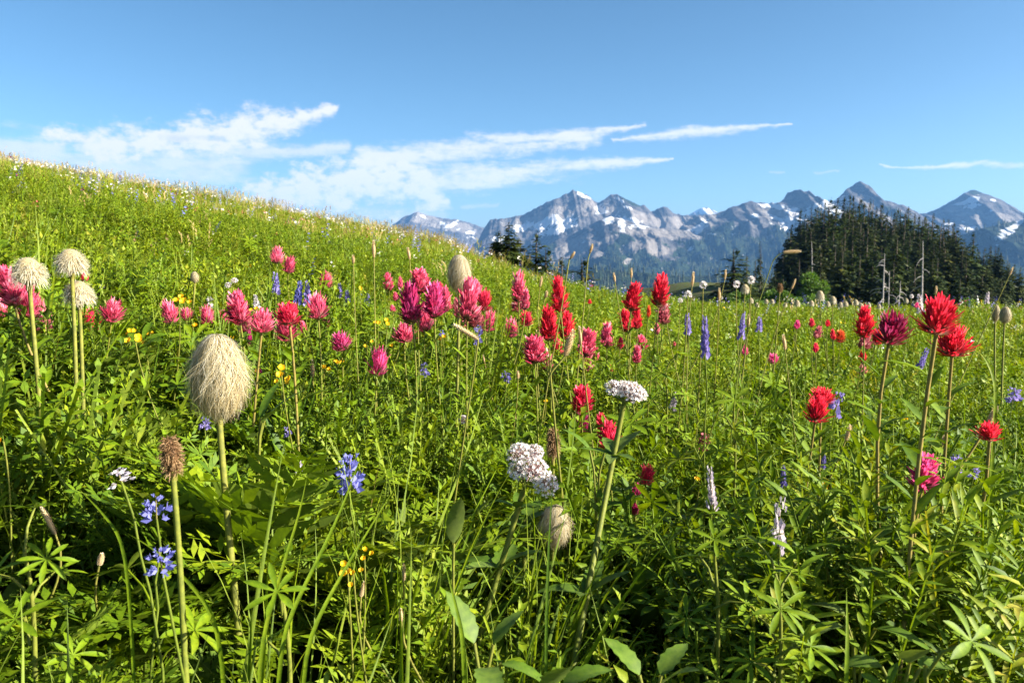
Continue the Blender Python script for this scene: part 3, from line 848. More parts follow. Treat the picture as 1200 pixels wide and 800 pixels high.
put(mb, G5, P, U_(n, 1.6, 3.2), .55 + N_(n, .12), .1)
tag(mb.obj('meadow_grass', M['grass']), 'bright green grass of the meadow and the sunny slope', 'grass', kind='stuff')

# 6 thin seeding stalks with tan and rosy tips, thick along the crest
def seeder():
    mb = MB()
    for i in range(6):
        a = rng.uniform(0, 6); r = rng.uniform(0, .12)
        b = np.array([r * math.cos(a), r * math.sin(a), 0]); h = rng.uniform(.2, .38)
        e = b + np.array([rng.normal() * .06, rng.normal() * .06, h])
        p = bez(b, b + [0, 0, h * .5], e - [0, 0, .1], e, 4)
        ribbon(mb, p, [1., 0, 0], .0016, .80)
        for k in range(4):
            kite(mb, e - [0, 0, .022 * k], sph(rng.uniform(0, 6), rng.uniform(.6, 1.4)), [1, .1, 0], .045, .014, rng.uniform(.88, 1.05))
    return mb.tpl()
mb = MB()
K = [seeder() for _ in range(4)]
P = field(2, 3.0, 9, lambda x, y: .2 + .6 * ss(-.1, .2, fbm(x, y, 2, 44)))
put(mb, K, P, U_(len(P), .55, .85), .5 + N_(len(P), .05), .12)
P = field(7, 8.5, 30, lambda x, y: (.10 + .9 * ss(11, 20, y)) * ss(.15, .0, x / y))
put(mb, K, P, U_(len(P), .55, 1.0), .5 + N_(len(P), .05), .12)
tag(mb.obj('seeding_grass', M['grass']), 'thin tan seeding stalks on the slope and its crest', 'grass', kind='stuff')

# 7 tiny far blossoms: white, rosy, blue and yellow specks nobody could count
def specks():
    m, nt = newmat('tiny_blossom')
    c = ramp(nt, attr(nt, 'tint'), [(0, (.16, .17, .50)), (.3, (.30, .30, .60)), (.38, (.75, .72, .62)), (.62, (.80, .72, .66)), (.66, (.55, .06, .12)), (.78, (.66, .10, .16)), (.82, (.75, .5, .02)), (1, (.8, .6, .03))])
    c.node.color_ramp.interpolation = 'CONSTANT'
    finish(nt, c, .6, .2, .2, c)
    mb = MB()
    def blossom():
        b = MB()
        for k in range(5): kite(b, rng.normal(size=3) * .006, sph(k * 1.256, .5), nrm(np.cross(sph(k * 1.256, .5), [0, 0, 1])), .012, .010, .5)
        return b.tpl()
    def spire():
        b = MB()
        for k in range(14): kite(b, [0, 0, -.05 + .0065 * k], sph(k * 2.4, .3), nrm(np.cross(sph(k * 2.4, .3), [0, 0, 1])), .014 * (1 - k / 22), .011, .5)
        return b.tpl()
    B = [blossom() for _ in range(3)]; Sp = [spire() for _ in range(2)]
    def lay(P, t, sc, kind):
        P = P.copy(); P[:, 2] += U_(len(P), .15, .24)
        put(mb, kind, P, sc * U_(len(P), .7, 1.3), t, .3)
    P = field(7, 3.2, 9, lambda x, y: ss(-.05, .2, fbm(x, y, 2, 21)) * .7 + .1); lay(P, np.where(U_(len(P)) < .5, .45, .55), 1.0, B)
    P = field(1.6, 7, 24); lay(P, np.where(U_(len(P)) < .6, .45, .55), 2.0, B)
    P = field(1, 11, 26, lambda x, y: ss(.1, -.1, x / y)); lay(P, .55 + 0 * P[:, 0], 2.4, B)
    P = field(5, 5.5, 22, lambda x, y: ss(.0, .25, fbm(x * .5, y * .5, 2, 29))); lay(P, np.where(U_(len(P)) < .5, .1, .32), 2.0, Sp)
    P = field(3, 3.5, 7, lambda x, y: ss(.0, .2, fbm(x * .8, y * .8, 2, 39))); lay(P, np.where(U_(len(P)) < .5, .1, .32), 1.0, Sp)
    P = field(.7, 5, 14); lay(P, .7 + 0 * P[:, 0], 1.4, B)
    P = field(2.2, 3, 9, lambda x, y: ss(.0, .2, fbm(x, y, 2, 49))); lay(P, .9 + 0 * P[:, 0], 1.0, B)
    tag(mb.obj('far_wildflowers', m), 'countless tiny blossoms sprinkled over the far meadow', 'wildflowers', kind='stuff')
specks()

# ------------------------------------------------------------------ placing a flower seen at a pixel
def place(px, py, wpx, real, lo=.17, hi=.42):
    """distance from the size it shows, kept where its stalk has a sensible height"""
    d0 = F * real / wpx
    d = np.geomspace(.45, 12, 160)
    p = CAM[None] + np.outer(d, ray(px, py)); h = p[:, 2] - ground(p[:, 0], p[:, 1])
    pen = np.abs(np.log(d / d0)) + 6 * np.maximum(0, lo - h) + 6 * np.maximum(0, h - hi)
    best = float(d[np.argmin(pen)])
    return at(px, py, best), best

def stand(head, d, low=None, off=.03):
    """the point of the ground under a flower; low = a lower pixel its stalk passes"""
    if low is not None:
        q = at(low[0], low[1], d * (low[2] if len(low) > 2 else 1.0)); v = nrm(q - head)
        p = head.copy()
        for _ in range(400):
            p = p + v * .008
            if p[2] <= gnd(p[0], p[1]): break
        b = p
    else:
        b = head + np.array([rng.normal() * off, abs(rng.normal()) * off, 0])
    b[2] = gnd(b[0], b[1]) - .004
    return b

def stalk(par, base, head, axis, r0, r1, tint=.6, n=9, low=None, name='stem', wob=.0):
    L = np.linalg.norm(head - base)
    p = bez(base, base + (head - base) * .35 + np.array([0, 0, .05 * L]), head - axis * L * .3, head, n)
    if wob: p[1:-1] += rng.normal(size=(n - 2, 3)) * wob
    mb = MB(); o = np.array(par.location)
    tn = np.linspace(tint - .05, tint + .05, n)
    tube(mb, p - o, np.linspace(r0, r1, n), 7, np.repeat(tn, 7))
    mb.obj(name, M['stem'], par)
    return p

def align(o, axis, spin, sc):
    z = nrm(axis); x = nrm(np.cross([.02, 1, .03], z)); y = np.cross(z, x)
    R = Matrix(((x[0], y[0], z[0]), (x[1], y[1], z[1]), (x[2], y[2], z[2]))).to_4x4()
    o.rotation_mode = 'QUATERNION'
    o.rotation_quaternion = (R @ Matrix.Rotation(spin, 4, 'Z')).to_quaternion()
    o.scale = sc

# ------------------------------------------------------------------ flower heads (each kind modelled a few times, unit size)
def bract(mb, b, d, L, W, tint, out=0., t0=0.):
    """a coloured leaf cut into three round tipped lobes"""
    d = nrm(d); up = np.array([0, 0, 1.]); s = nrm(np.cross(d, up)); n = np.cross(s, d)
    for k, (a, l) in enumerate(((0, 1.), (.40, .80), (-.40, .78))):
        dd = nrm(d + s * a * .6 + rng.normal(size=3) * .05)
        t = np.array([0, .25, .5, .75, .93, 1.])
        pts = b + np.outer(t * L * l, dd) - np.outer(np.sin(t * 2.0) * L * .09 + out * t * t * L, n)
        w = W * .5 * np.array([.5, .85, 1.05, 1.02, .68, .14]) * (.55 if k else .75)
        ribbon(mb, pts + s * a * W * .3, s, w, tint + rng.normal() * .05, t0 + (1 - t0) * t * l, .5)

def head_rosette(n=88):
    mb = MB()
    for i in range(n):
        u = i / (n - 1); a = i * 2.39996
        e = math.radians(38 + 46 * u ** .9 + rng.normal() * 7); z0 = .02 + .36 * u
        L = (.60 - .02 * u) * rng.uniform(.58, 1.14)
        d = sph(a + rng.normal() * .22, e)
        bract(mb, np.array([.05 * math.cos(a), .05 * math.sin(a), z0]), d, L, .088, .5 + rng.normal() * .22 - .04 * (1 - u), rng.uniform(-.25, .06), -.05 + .2 * u)
    for i in range(8):        # green tubes of the true flowers, and leafy bracts below
        a = rng.uniform(0, 6); d = sph(a, 1.1)
        bract(mb, np.array([0, 0, .36]), d, .60, .05, .75, 0, 0)
    for i in range(7):
        bract(mb, np.array([0, 0, -.05]), sph(i * 1.1, .35), .46, .13, .5, -.2, -.55)
    return mb.mesh('flower_head', M['bract'])
def head_spike(n=105):
    mb = MB()
    for i in range(n):
        u = i / (n - 1); a = i * 2.39996
        e = math.radians(42 + 41 * u ** 1.1 + rng.normal() * 8); z0 = -.02 + .66 * u
        L = (.50 - .10 * u) * rng.uniform(.65, 1.2)
        bract(mb, np.array([.07 * math.cos(a), .07 * math.sin(a), z0]), sph(a + rng.normal() * .2, e) * np.array([1, 1, .60]), L, .135, .5 + rng.normal() * .22 - .04 * (1 - u), rng.uniform(-.2, .05), -.30 + .55 * min(1, u * 1.6))
    for i in range(8):
        bract(mb, np.array([0, 0, -.07 + .02 * i]), sph(i * 1.9, .4), .44, .13, .55, -.1, -.6)
    return mb.mesh('flower_head', M['bract'])
def head_bud(n=24):
    mb = MB()
    for i in range(n):
        u = i / (n - 1); a = i * 2.39996
        bract(mb, np.array([.06 * math.cos(a), .06 * math.sin(a), .45 * u]), sph(a, math.radians(40 + 45 * u + rng.normal() * 6)), .54, .2, .5 + rng.normal() * .12, -.1, .1)
    return mb.mesh('flower_head', M['bract'])
HEADS = {'r': [head_rosette() for _ in range(4)], 's': [head_spike() for _ in range(4)], 'b': [head_bud() for _ in range(2)]}
PCOL = {'pk': (.84, .105, .22), 'cr': (.76, .03, .09), 'mg': (.42, .020, .11), 'or': (.72, .07, .03), 'dp': (.60, .13, .18), 'rd': (.80, .024, .060), 'wn': (.30, .010, .055), 'hp': (.80, .07, .25)}  # wn: crimson with the shadow of a neighbouring flower put into the colour

def paintbrush(px, py, w, h, kind, col, label, low=None, tilt=None, real=.036):
    if py > 485: real = .026            # the low ones stand close by
    c, d = place(px, py, max(w, h * .62), real * (1.0 if w > 11 else .62))
    wm, hm = w * d / F, h * d / F
    ax = nrm(np.array([rng.normal() * .10, -.10 + rng.normal() * .08, 1.]) if tilt is None else tilt)
    if low is None and tilt is not None: pass
    b = stand(c, d, low)
    t = thing('paintbrush_flower', b, label, 'flower', 'paintbrush flowers in bloom')
    hb = c - ax * hm * .47
    small = w < 15
    p = stalk(t, b, hb + ax * hm * .05, ax, .0016 if w < 30 else .0019, .0012 if w < 30 else .0017, .60 if w < 30 else .80)
    hd = link('flower_head', HEADS[kind][rng.integers(0, len(HEADS[kind]))], t, hb - b, PCOL[col])
    k = 1.2 if kind != 'b' else 1.05
    align(hd, ax, rng.uniform(0, 6), (wm * k, wm * k, hm * 1.10))
    # stem leaves
    n = 5 if small else (18 if w >= 30 else 12)
    mbs = MB()
    for i in range(n):
        u = .38 + .56 * i / n
        q = np.array([np.interp(u, np.linspace(0, 1, len(p)), p[:, k_]) for k_ in range(3)]) - b
        L = rng.uniform(.026, .042) * (1.1 - .35 * u) * (1.35 if w >= 30 else 1)
        one = MB() if w >= 30 else mbs
        leaf(one, q, sph(i * 2.4 + rng.normal() * .3, rng.uniform(.45, .95)), L, L * .25, (0, 0, 1), 4, rng.uniform(.0, .5), .3, .42 + rng.normal() * .1)
        if w >= 30: one.obj('leaf', M['leaf'], t)
    if w < 30: mbs.obj('stem_leaves', M['leaf'], t)
    return t

PB = [
 (12, 338, 30, 42, 's', 'pk', 'pink paintbrush at the edge, half hidden behind a round mop seedhead', (40, 405)),
 (33, 352, 26, 42, 's', 'pk', 'pink paintbrush directly behind the stalk of the edge mop seedhead', None),
 (48, 372, 22, 40, 's', 'dp', 'fading pink paintbrush low beside the edge mop seedhead stalk', None),
 (2, 361, 16, 22, 'r', 'pk', 'pale pink paintbrush cut off by the picture edge', None),
 (99, 325, 11, 12, 'b', 'cr', 'small red paintbrush bud peeping behind two mop seedheads', None),
 (107, 376, 21, 26, 'r', 'cr', 'deep pink paintbrush just beside the pair of seedhead stalks', None),
 (132, 364, 26, 27, 'r', 'pk', 'pink paintbrush standing clear on a dark stalk beyond the seedhead pair', None),
 (198, 366, 21, 27, 'r', 'pk', 'first pink paintbrush of the row behind the big seedhead', None),
 (218, 368, 17, 15, 'r', 'pk', 'small flat pink paintbrush second in the row behind the big seedhead', None),
 (242, 369, 19, 22, 'r', 'pk', 'pink paintbrush straight above the top of the big seedhead', None),
 (279, 363, 28, 36, 's', 'pk', 'tall double pink paintbrush just past the big seedhead top', None),
 (308, 376, 30, 28, 'r', 'pk', 'pink rosette paintbrush touching a darker neighbour past the big seedhead', None),
 (292, 396, 9, 18, 'b', 'mg', 'dark budding paintbrush low under the double pink one', None),
 (325, 299, 17, 20, 'r', 'pk', 'upper of two pale pink paintbrushes high on the slope', None),
 (339, 310, 16, 20, 'r', 'pk', 'lower of two pale pink paintbrushes high on the slope', None),
 (382, 328, 16, 20, 'r', 'pk', 'lone pink paintbrush above the blue lupine patch', None),
 (338, 368, 32, 26, 'r', 'cr', 'wide deep pink paintbrush with a dark hollow centre', None),
 (335, 386, 27, 28, 'r', 'pk', 'pink paintbrush in front of the wide dark centred one', None),
 (372, 359, 27, 30, 'r', 'pk', 'pink paintbrush on a pale stem below the blue lupine patch', None),
 (381, 377, 12, 22, 's', 'dp', 'dull pink paintbrush tucked under a brighter one near lupines', None),
 (399, 400, 24, 22, 'r', 'hp', 'magenta pink paintbrush alone above yellow cinquefoil', None),
 (443, 423, 26, 34, 'r', 'hp', 'solitary magenta rosette paintbrush low between leaf clumps', None),
 (303, 435, 11, 14, 'b', 'hp', 'small pink paintbrush bud beside the big seedhead', None),
 (455, 331, 12, 19, 's', 'pk', 'thin pink paintbrush next to the white bistort stalk', None),
 (469, 332, 9, 15, 'b', 'pk', 'small pink paintbrush behind the slanting bistort stalk', None),
 (464, 348, 10, 11, 'b', 'pk', 'tiny pink paintbrush under the thin one near the bistort', None),
 (460, 362, 10, 9, 'b', 'pk', 'tiny pink paintbrush low beside the dark magenta cluster', None),
 (492, 330, 26, 28, 's', 'pk', 'pink paintbrush at the top of the dense magenta cluster', None),
 (481, 358, 28, 42, 's', 'mg', 'dark magenta shaded paintbrush at the heart of the cluster', None),  # shade from the neighbouring head is put into this dark magenta
 (509, 354, 26, 38, 's', 'hp', 'bright magenta paintbrush beside the dark shaded one', None),
 (497, 374, 18, 30, 's', 'pk', 'pink paintbrush low in the dense magenta cluster', None),
 (514, 338, 15, 14, 'r', 'cr', 'small deep pink paintbrush behind the dense magenta cluster', None),
 (474, 390, 26, 22, 'r', 'pk', 'pink rosette paintbrush in front of the dense magenta cluster', None),
 (494, 386, 13, 20, 's', 'dp', 'faded pink paintbrush between the rosette and the curled sedge', None),
 (549, 353, 26, 46, 's', 'pk', 'large pink paintbrush behind the grey seedhead stalk', None),
 (568, 352, 19, 25, 'r', 'cr', 'deep pink paintbrush beyond the grey seedhead stalk', None),
 (573, 376, 18, 26, 'r', 'pk', 'pink paintbrush below its deep pink neighbour by the seedhead', None),
 (535, 362, 9, 22, 's', 'dp', 'slim faded paintbrush on the shaded side of the grey seedhead stalk', None),
 (556, 371, 20, 26, 's', 'dp', 'pale lower paintbrush under the large one behind the seedhead', None),
 (608, 338, 18, 32, 's', 'pk', 'tall pink spike paintbrush past the grey seedhead', None),
 (607, 358, 18, 16, 's', 'dp', 'faded paintbrush under the tall spike past the grey seedhead', None),
 (617, 373, 18, 18, 'r', 'cr', 'round deep pink paintbrush below the tall spike', None),
 (599, 384, 17, 23, 'r', 'pk', 'pink paintbrush lower than the round deep pink one', None),
 (655, 347, 20, 38, 's', 'rd', 'bright red spike paintbrush above the crowded red cluster', None),
 (643, 381, 22, 38, 's', 'rd', 'red paintbrush at the middle of the crowded red cluster', None),
 (664, 383, 19, 32, 's', 'rd', 'red paintbrush just above the cream sedge head', None),
 (626, 410, 27, 32, 's', 'pk', 'broad pink paintbrush lowest in the crowded red cluster', None),
 (640, 422, 18, 24, 's', 'dp', 'dull pink paintbrush under the crowded red cluster', None),
 (648, 436, 8, 12, 'b', 'cr', 'tiny red bud under the crowded red cluster', None),
 (688, 402, 22, 32, 's', 'pk', 'pink red spike paintbrush standing between sedge and spire pair', None),
 (686, 424, 18, 26, 's', 'dp', 'fading lower paintbrush below the pink red spike', None),
 (711, 393, 16, 28, 's', 'pk', 'slender pink paintbrush over the white valerian', None),
 (716, 432, 8, 9, 'b', 'cr', 'dark red bud touching the white valerian cluster', None),
 (742, 348, 21, 32, 's', 'rd', 'tall red paintbrush of the spire pair, over two lower heads', None),
 (734, 377, 17, 24, 's', 'rd', 'red head under the tall red spire, shaded side', None),
 (746, 374, 13, 24, 's', 'rd', 'red head under the tall red spire, sunny side', None),
 (774, 342, 21, 34, 's', 'rd', 'tall bright red paintbrush with pale lower bracts', None),
 (777, 368, 18, 24, 's', 'dp', 'faded pink bracts below the tall bright red paintbrush', None),
 (760, 366, 8, 15, 'b', 'or', 'small orange red paintbrush between the two tall spires', None),
 (727, 403, 11, 15, 'b', 'cr', 'small red paintbrush above the white valerian', None),
 (752, 402, 14, 17, 's', 'pk', 'pink paintbrush below the tall red spire, upper one', None),
 (746, 416, 11, 20, 's', 'pk', 'pink paintbrush below the tall red spire, lower one', None),
 (790, 403, 6, 7, 'b', 'pk', 'tiny pink bud alone beyond the tall spires', None),
 (691, 354, 7, 6, 'b', 'rd', 'tiny red bud under the nodding stalks', None),
 (682, 469, 26, 30, 's', 'cr', 'crimson paintbrush between the two white valerians', None),
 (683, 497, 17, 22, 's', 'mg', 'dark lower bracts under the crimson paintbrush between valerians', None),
 (714, 512, 24, 32, 's', 'cr', 'shaded crimson paintbrush under the higher white valerian', None),
 (758, 556, 20, 24, 'r', 'cr', 'crimson paintbrush low among grass, beyond the thick valerian stalk', (752, 640)),
 (746, 574, 15, 16, 'b', 'mg', 'dark paintbrush bud beside the low crimson one', None),
 (744, 597, 13, 18, 'b', 'mg', 'lowest dark paintbrush bud under the low crimson one', None),
 (825, 519, 14, 22, 's', 'dp', 'slim dull pink paintbrush above a lupine in seed', None),
 (873, 411, 10, 13, 'b', 'hp', 'small pink paintbrush over a pale lupine', None),
 (906, 420, 14, 12, 'r', 'hp', 'small magenta clover like paintbrush on a grey stalk', None),
 (934, 381, 10, 11, 'b', 'hp', 'small pink paintbrush first in the far scattered row', None),
 (951, 379, 10, 11, 'b', 'cr', 'small red paintbrush beneath drooping dark leaves', None),
 (958, 390, 13, 16, 'b', 'dp', 'drooping dull pink paintbrush in the far scattered row', None),
 (970, 379, 8, 9, 'b', 'rd', 'tiny bright red paintbrush at the end of the far row', None),
 (976, 393, 9, 14, 'b', 'rd', 'red paintbrush beside an orange red twin', None),
 (985, 394, 12, 15, 'r', 'or', 'orange red paintbrush beside a red twin', None),
 (956, 408, 10, 12, 'b', 'cr', 'round red paintbrush bud below the orange red twin', None),
 (1013, 379, 22, 34, 's', 'rd', 'red paintbrush spike beside the big dark crimson one', (1011, 460)),
 (1014, 400, 16, 20, 's', 'dp', 'faded bracts under the red spike by the dark crimson one', None),
 (1011, 418, 12, 16, 'b', 'rd', 'small red paintbrush under the red spike', None),
 (1011, 434, 13, 14, 'b', 'dp', 'small withering paintbrush under the red spike', None),
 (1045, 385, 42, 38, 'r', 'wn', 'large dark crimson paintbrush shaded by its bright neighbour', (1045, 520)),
 (1101, 369, 50, 46, 'r', 'rd', 'largest bright red paintbrush with spreading bracts', (1091, 470)),
 (1117, 400, 40, 36, 'r', 'rd', 'red paintbrush tucked under the largest bright one', (1112, 480)),
 (1074, 358, 7, 7, 'b', 'hp', 'tiny pink bud between the two big red paintbrushes', None),
 (963, 464, 30, 20, 'r', 'rd', 'upper head of the low red pair on a leaning stalk', None),
 (957, 480, 31, 30, 'r', 'rd', 'lower head of the low red pair on a leaning stalk', None),
 (1160, 505, 30, 22, 'r', 'rd', 'red paintbrush behind a cream sedge spike', None),
 (1084, 555, 32, 40, 's', 'hp', 'magenta paintbrush spike standing low near the corner foliage', (1082, 650)),
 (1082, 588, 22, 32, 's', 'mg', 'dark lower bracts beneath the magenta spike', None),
 (1047, 652, 10, 9, 'b', 'hp', 'tiny pink bud low under broad pale leaves', None),
]
PB += [
 (262, 372, 13, 18, 'r', 'pk', 'small pink paintbrush between its taller neighbours above the big seedhead', None),
 (355, 384, 12, 16, 'b', 'pk', 'small pink paintbrush beside the pair with the dark centre', None),
 (289, 381, 15, 20, 's', 'dp', 'faded pink paintbrush under the double pink one', None),
 (521, 352, 16, 28, 's', 'pk', 'pink paintbrush on the sunny flank of the magenta cluster', None),
 (485, 345, 16, 26, 's', 'pk', 'pink paintbrush wedged behind the dark magenta one', None),
 (504, 378, 15, 24, 's', 'dp', 'dull magenta paintbrush beneath the bright magenta one', None),
 (558, 340, 16, 24, 's', 'pk', 'pink paintbrush just beside the grey seedhead stalk top', None),
 (541, 378, 13, 18, 'r', 'pk', 'small pink paintbrush low at the grey seedhead stalk', None),
 (563, 384, 14, 18, 's', 'dp', 'faded pink paintbrush low beyond the grey seedhead stalk', None),
 (634, 398, 15, 22, 's', 'pk', 'pink paintbrush squeezed between the broad pink and the red ones', None),
 (653, 408, 14, 20, 's', 'cr', 'deep red paintbrush behind the cream sedge head', None),
 (616, 352, 10, 22, 's', 'pk', 'slim pink paintbrush on the flank of the tall pink spike', None),
 (696, 415, 12, 18, 's', 'pk', 'pink side head on the pink red spike', None),
 (770, 386, 10, 14, 'b', 'dp', 'small dull bracts low under the tall bright red paintbrush', None),
 (676, 485, 14, 20, 's', 'dp', 'pale pink bracts on the shaded flank of the crimson paintbrush between valerians', None),
 (706, 498, 16, 22, 's', 'cr', 'crimson side head under the higher white valerian', None),
 (1028, 395, 14, 18, 'r', 'rd', 'small red paintbrush wedged against the dark crimson one', None),
]
for (px, py, w, h, kind, col, lab, low) in PB:
    paintbrush(px, py, w, h, kind, col, lab, low)

# ------------------------------------------------------------------ seedheads of the pasqueflower
def hair_head(kind):
    mb = MB()
    # unit: width 1, height 1, standing on z = 0
    core = MB()
    n, m_ = 12, 14
    V = []
    for i in range(n + 1):
        e = -PI / 2 + PI * i / n
        for j in range(m_):
            a = 2 * PI * j / m_
            V.append([.36 * math.cos(e) * math.cos(a), .36 * math.cos(e) * math.sin(a), .5 + .42 * math.sin(e)])
    Q = [[i * m_ + j, i * m_ + (j + 1) % m_, (i + 1) * m_ + (j + 1) % m_, (i + 1) * m_ + j] for i in range(n) for j in range(m_)]
    mb.add(V, Q, None, .5)
    def surf(a, e, lift=0.):
        # an egg, widest a little under the middle, drawn in to the stalk
        c = max(0., math.cos(e)); r = (.44 + lift) * c ** .88 * (1 - .10 * math.sin(e))
        return np.array([r * math.cos(a), r * math.sin(a), .5 + (.49 + lift * .5) * math.sin(e)])
    N = 4300 if kind == 'tall' else 1900
    for i in range(N):
        a = rng.uniform(0, 2 * PI)
        if kind == 'tall':
            e0 = math.asin(rng.uniform(-.45, 1.0)); span = rng.uniform(.5, 1.6)
            k = 8; t = np.linspace(0, 1, k); ph = rng.uniform(0, 6)
            da = rng.normal() * .42
            wig = .14 * np.sin(t * rng.uniform(4, 8) + ph) * t ** .7
            lift0 = abs(rng.normal()) * .022
            e = np.maximum(e0 - span * t, -1.38)
            fly = .22 * rng.uniform() ** 4 * t ** 2 + .06 * t ** 3 * rng.uniform()
            pts = np.array([surf(a + da * t[q] + wig[q], e[q], lift0 * (.3 + t[q]) + fly[q]) for q in range(k)])
            low_ = np.clip((.22 - pts[:, 2]) / .22, 0, 1)
            pts[:, 2] -= low_ * rng.uniform(-.02, .09)
            w = np.linspace(.0036, .0016, k)
            tn = np.clip(.60 + rng.normal() * .2 - .10 * low_[-1], 0, 1)
        else:
            e0 = math.asin(rng.uniform(-.55, 1.0)); k = 7; t = np.linspace(0, 1, k)
            o = sph(a, e0); b = np.array([0, 0, .5]) + o * np.array([.24, .24, .26])
            L = rng.uniform(.20, .36)
            d = nrm(o + np.array([0, 0, .05]) + rng.normal(size=3) * .22)
            cu = rng.normal(size=3) * .10
            pts = b + np.outer(t * L, d) + np.outer(t ** 2 * L * rng.uniform(.25, 1.0), [0, 0, -1]) + np.outer(np.sin(t * 5) * L * .3, cu)
            pts[:, 2] = np.maximum(pts[:, 2], -.06)
            w = np.linspace(.0085, .0030, k)
            tn = np.repeat(np.clip(.26 + .62 * t + rng.normal() * .1, 0, 1), 2)
        tg = pts[-1] - pts[0]; out = nrm(pts[k // 2] - np.array([0, 0, .5]))
        ribbon(mb, pts, nrm(np.cross(tg, out)), w, tn)
    return mb.mesh('seed_head', M['hair'])
def withered_head():
    mb = MB()
    for i in range(900):
        a = rng.uniform(0, 2 * PI); z = rng.uniform(.0, .95)
        r = .27 * math.sqrt(max(.02, 1 - ((z - .42) / .58) ** 2))
        b = np.array([r * .8 * math.cos(a), r * .8 * math.sin(a), z])
        d = nrm(np.array([math.cos(a), math.sin(a), rng.uniform(-.6, .9) + .8 * (z > .85)]) + rng.normal(size=3) * .45)
        L = rng.uniform(.08, .22)
        t = np.linspace(0, 1, 4)
        ribbon(mb, b + np.outer(t * L, d) - np.outer(t * t * L * .3, [0, 0, 1]), nrm(np.cross(d, rv())), np.linspace(.014, .004, 4), np.clip(.38 + .35 * (1 - z) * rng.uniform() + rng.normal() * .15, 0, 1))
    tube(mb, [[0, 0, -.02], [0, 0, .3], [0, 0, .7], [0, 0, .95]], [.1, .22, .2, .05], 10, .1)
    return mb.mesh('seed_head', M['brown'])
HT = [hair_head('tall') for _ in range(2)]; HM = [hair_head('mop') for _ in range(3)]; HW = [withered_head() for _ in range(2)]

def seedhead(px, py, w, h, kind, label, low=None, real=.045, tilt=(0, -.05), hi=.42, r=.0028, group=None, tint=.62, lo=.17):
    c, d = place(px, py, w, real, lo, hi)
    wm, hm = w * d / F, h * d / F
    ax = nrm(np.array([tilt[0], tilt[1], 1.]))
    b = stand(c, d, low)
    t = thing('pasqueflower_seedhead', b, label, 'seedhead', group or 'fluffy seedheads of pasqueflowers')
    hb = c - ax * hm * .5
    ax2 = nrm(hb - b) * .5 + ax * .5
    stalk(t, b, hb + ax * hm * .06, nrm(ax2), r * 1.1, r * .92, tint, 12)
    me = {'tall': HT, 'mop': HM, 'dry': HW}[kind]
    me = me[rng.integers(0, len(me))]
    hd = link('seed_head', me, t, hb - b)
    k = {'tall': 1.0, 'mop': .98, 'dry': 1.5}[kind]
    align(hd, ax, rng.uniform(0, 6), (wm * k, wm * k, hm))
    # the green knob the plumes spring from
    mb = MB(); o = hb - b
    tube(mb, [o - ax * .006, o, o + ax * .006, o + ax * .012], [r, r * 1.5, r * 1.3, r * .5], 8, .72)
    mb.obj('receptacle', M['stem'], t)
    return t, d
G_SMALL = 'small pale seedheads along the meadow edge'
seedhead(255, 436, 64, 92, 'tall', 'largest shaggy golden seedhead, nearest on a thick hairy stalk', (266, 570), .052, (.03, -.06), r=.0033)
seedhead(33, 318, 41, 39, 'mop', 'round mop seedhead in front of the edge paintbrushes', (42, 420), .043)
seedhead(83, 306, 37, 34, 'mop', 'round mop seedhead, upper of the overlapping pair', (88, 440), .043)
seedhead(92, 343, 36, 33, 'mop', 'round mop seedhead, lower of the overlapping pair', (97, 480), .043)
seedhead(538, 318, 27, 40, 'tall', 'grey egg shaped seedhead before the magenta paintbrushes', (536, 420), .042, (0, -.02))
seedhead(200, 533, 27, 44, 'dry', 'withered brown seedhead on a thick green stalk', (210, 700), .0165, (-.06, -.05), r=.0023, tint=.55)
seedhead(650, 613, 36, 46, 'tall', 'drooping tan seedhead shaded under the white valerian', None, .036, (.05, -.1), lo=.12)
seedhead(648, 518, 17, 34, 'dry', 'fuzzy brown seedhead behind the lower white valerian', None, .020)
seedhead(228, 324, 9, 12, 'tall', 'small pale seedhead alone on the near slope', (226, 345), .02)
seedhead(1178, 368, 12, 18, 'tall', 'pale yellow seedhead, plumper of two near the far edge', (1176, 420), .024)
seedhead(1167, 366, 8, 18, 'tall', 'narrow pale yellow seedhead beside a plumper one', (1167, 430), .020)
seedhead(961, 346, 10, 13, 'mop', 'largest pale seedhead of the line before the grove', None, .03, group=G_SMALL, r=.002)
seedhead(914, 337, 7, 10, 'dry', 'brown seedhead on a tall pale stalk before the shrubs', (911, 375), .016, group=G_SMALL, r=.0016)
seedhead(873, 338, 10, 12, 'mop', 'fluffy tan seedhead beside two white blossoms', None, .024, group=G_SMALL, r=.0016)
for (x, y, s) in ((976, 351, 8), (934, 355, 7), (951, 355, 6), (970, 356, 6), (985, 357, 6), (991, 356, 6), (1003, 354, 6), (1009, 358, 6), (898, 353, 5), (905, 353, 5), (880, 352, 6), (920, 357, 5), (1018, 357, 5), (1030, 359, 5), (1062, 352, 5), (887, 357, 5)):
    seedhead(x, y, s, s * 1.2, 'mop', 'small pale fluffy seedhead in the line before the dark grove', None, .026, group=G_SMALL, r=.0018, hi=.5)

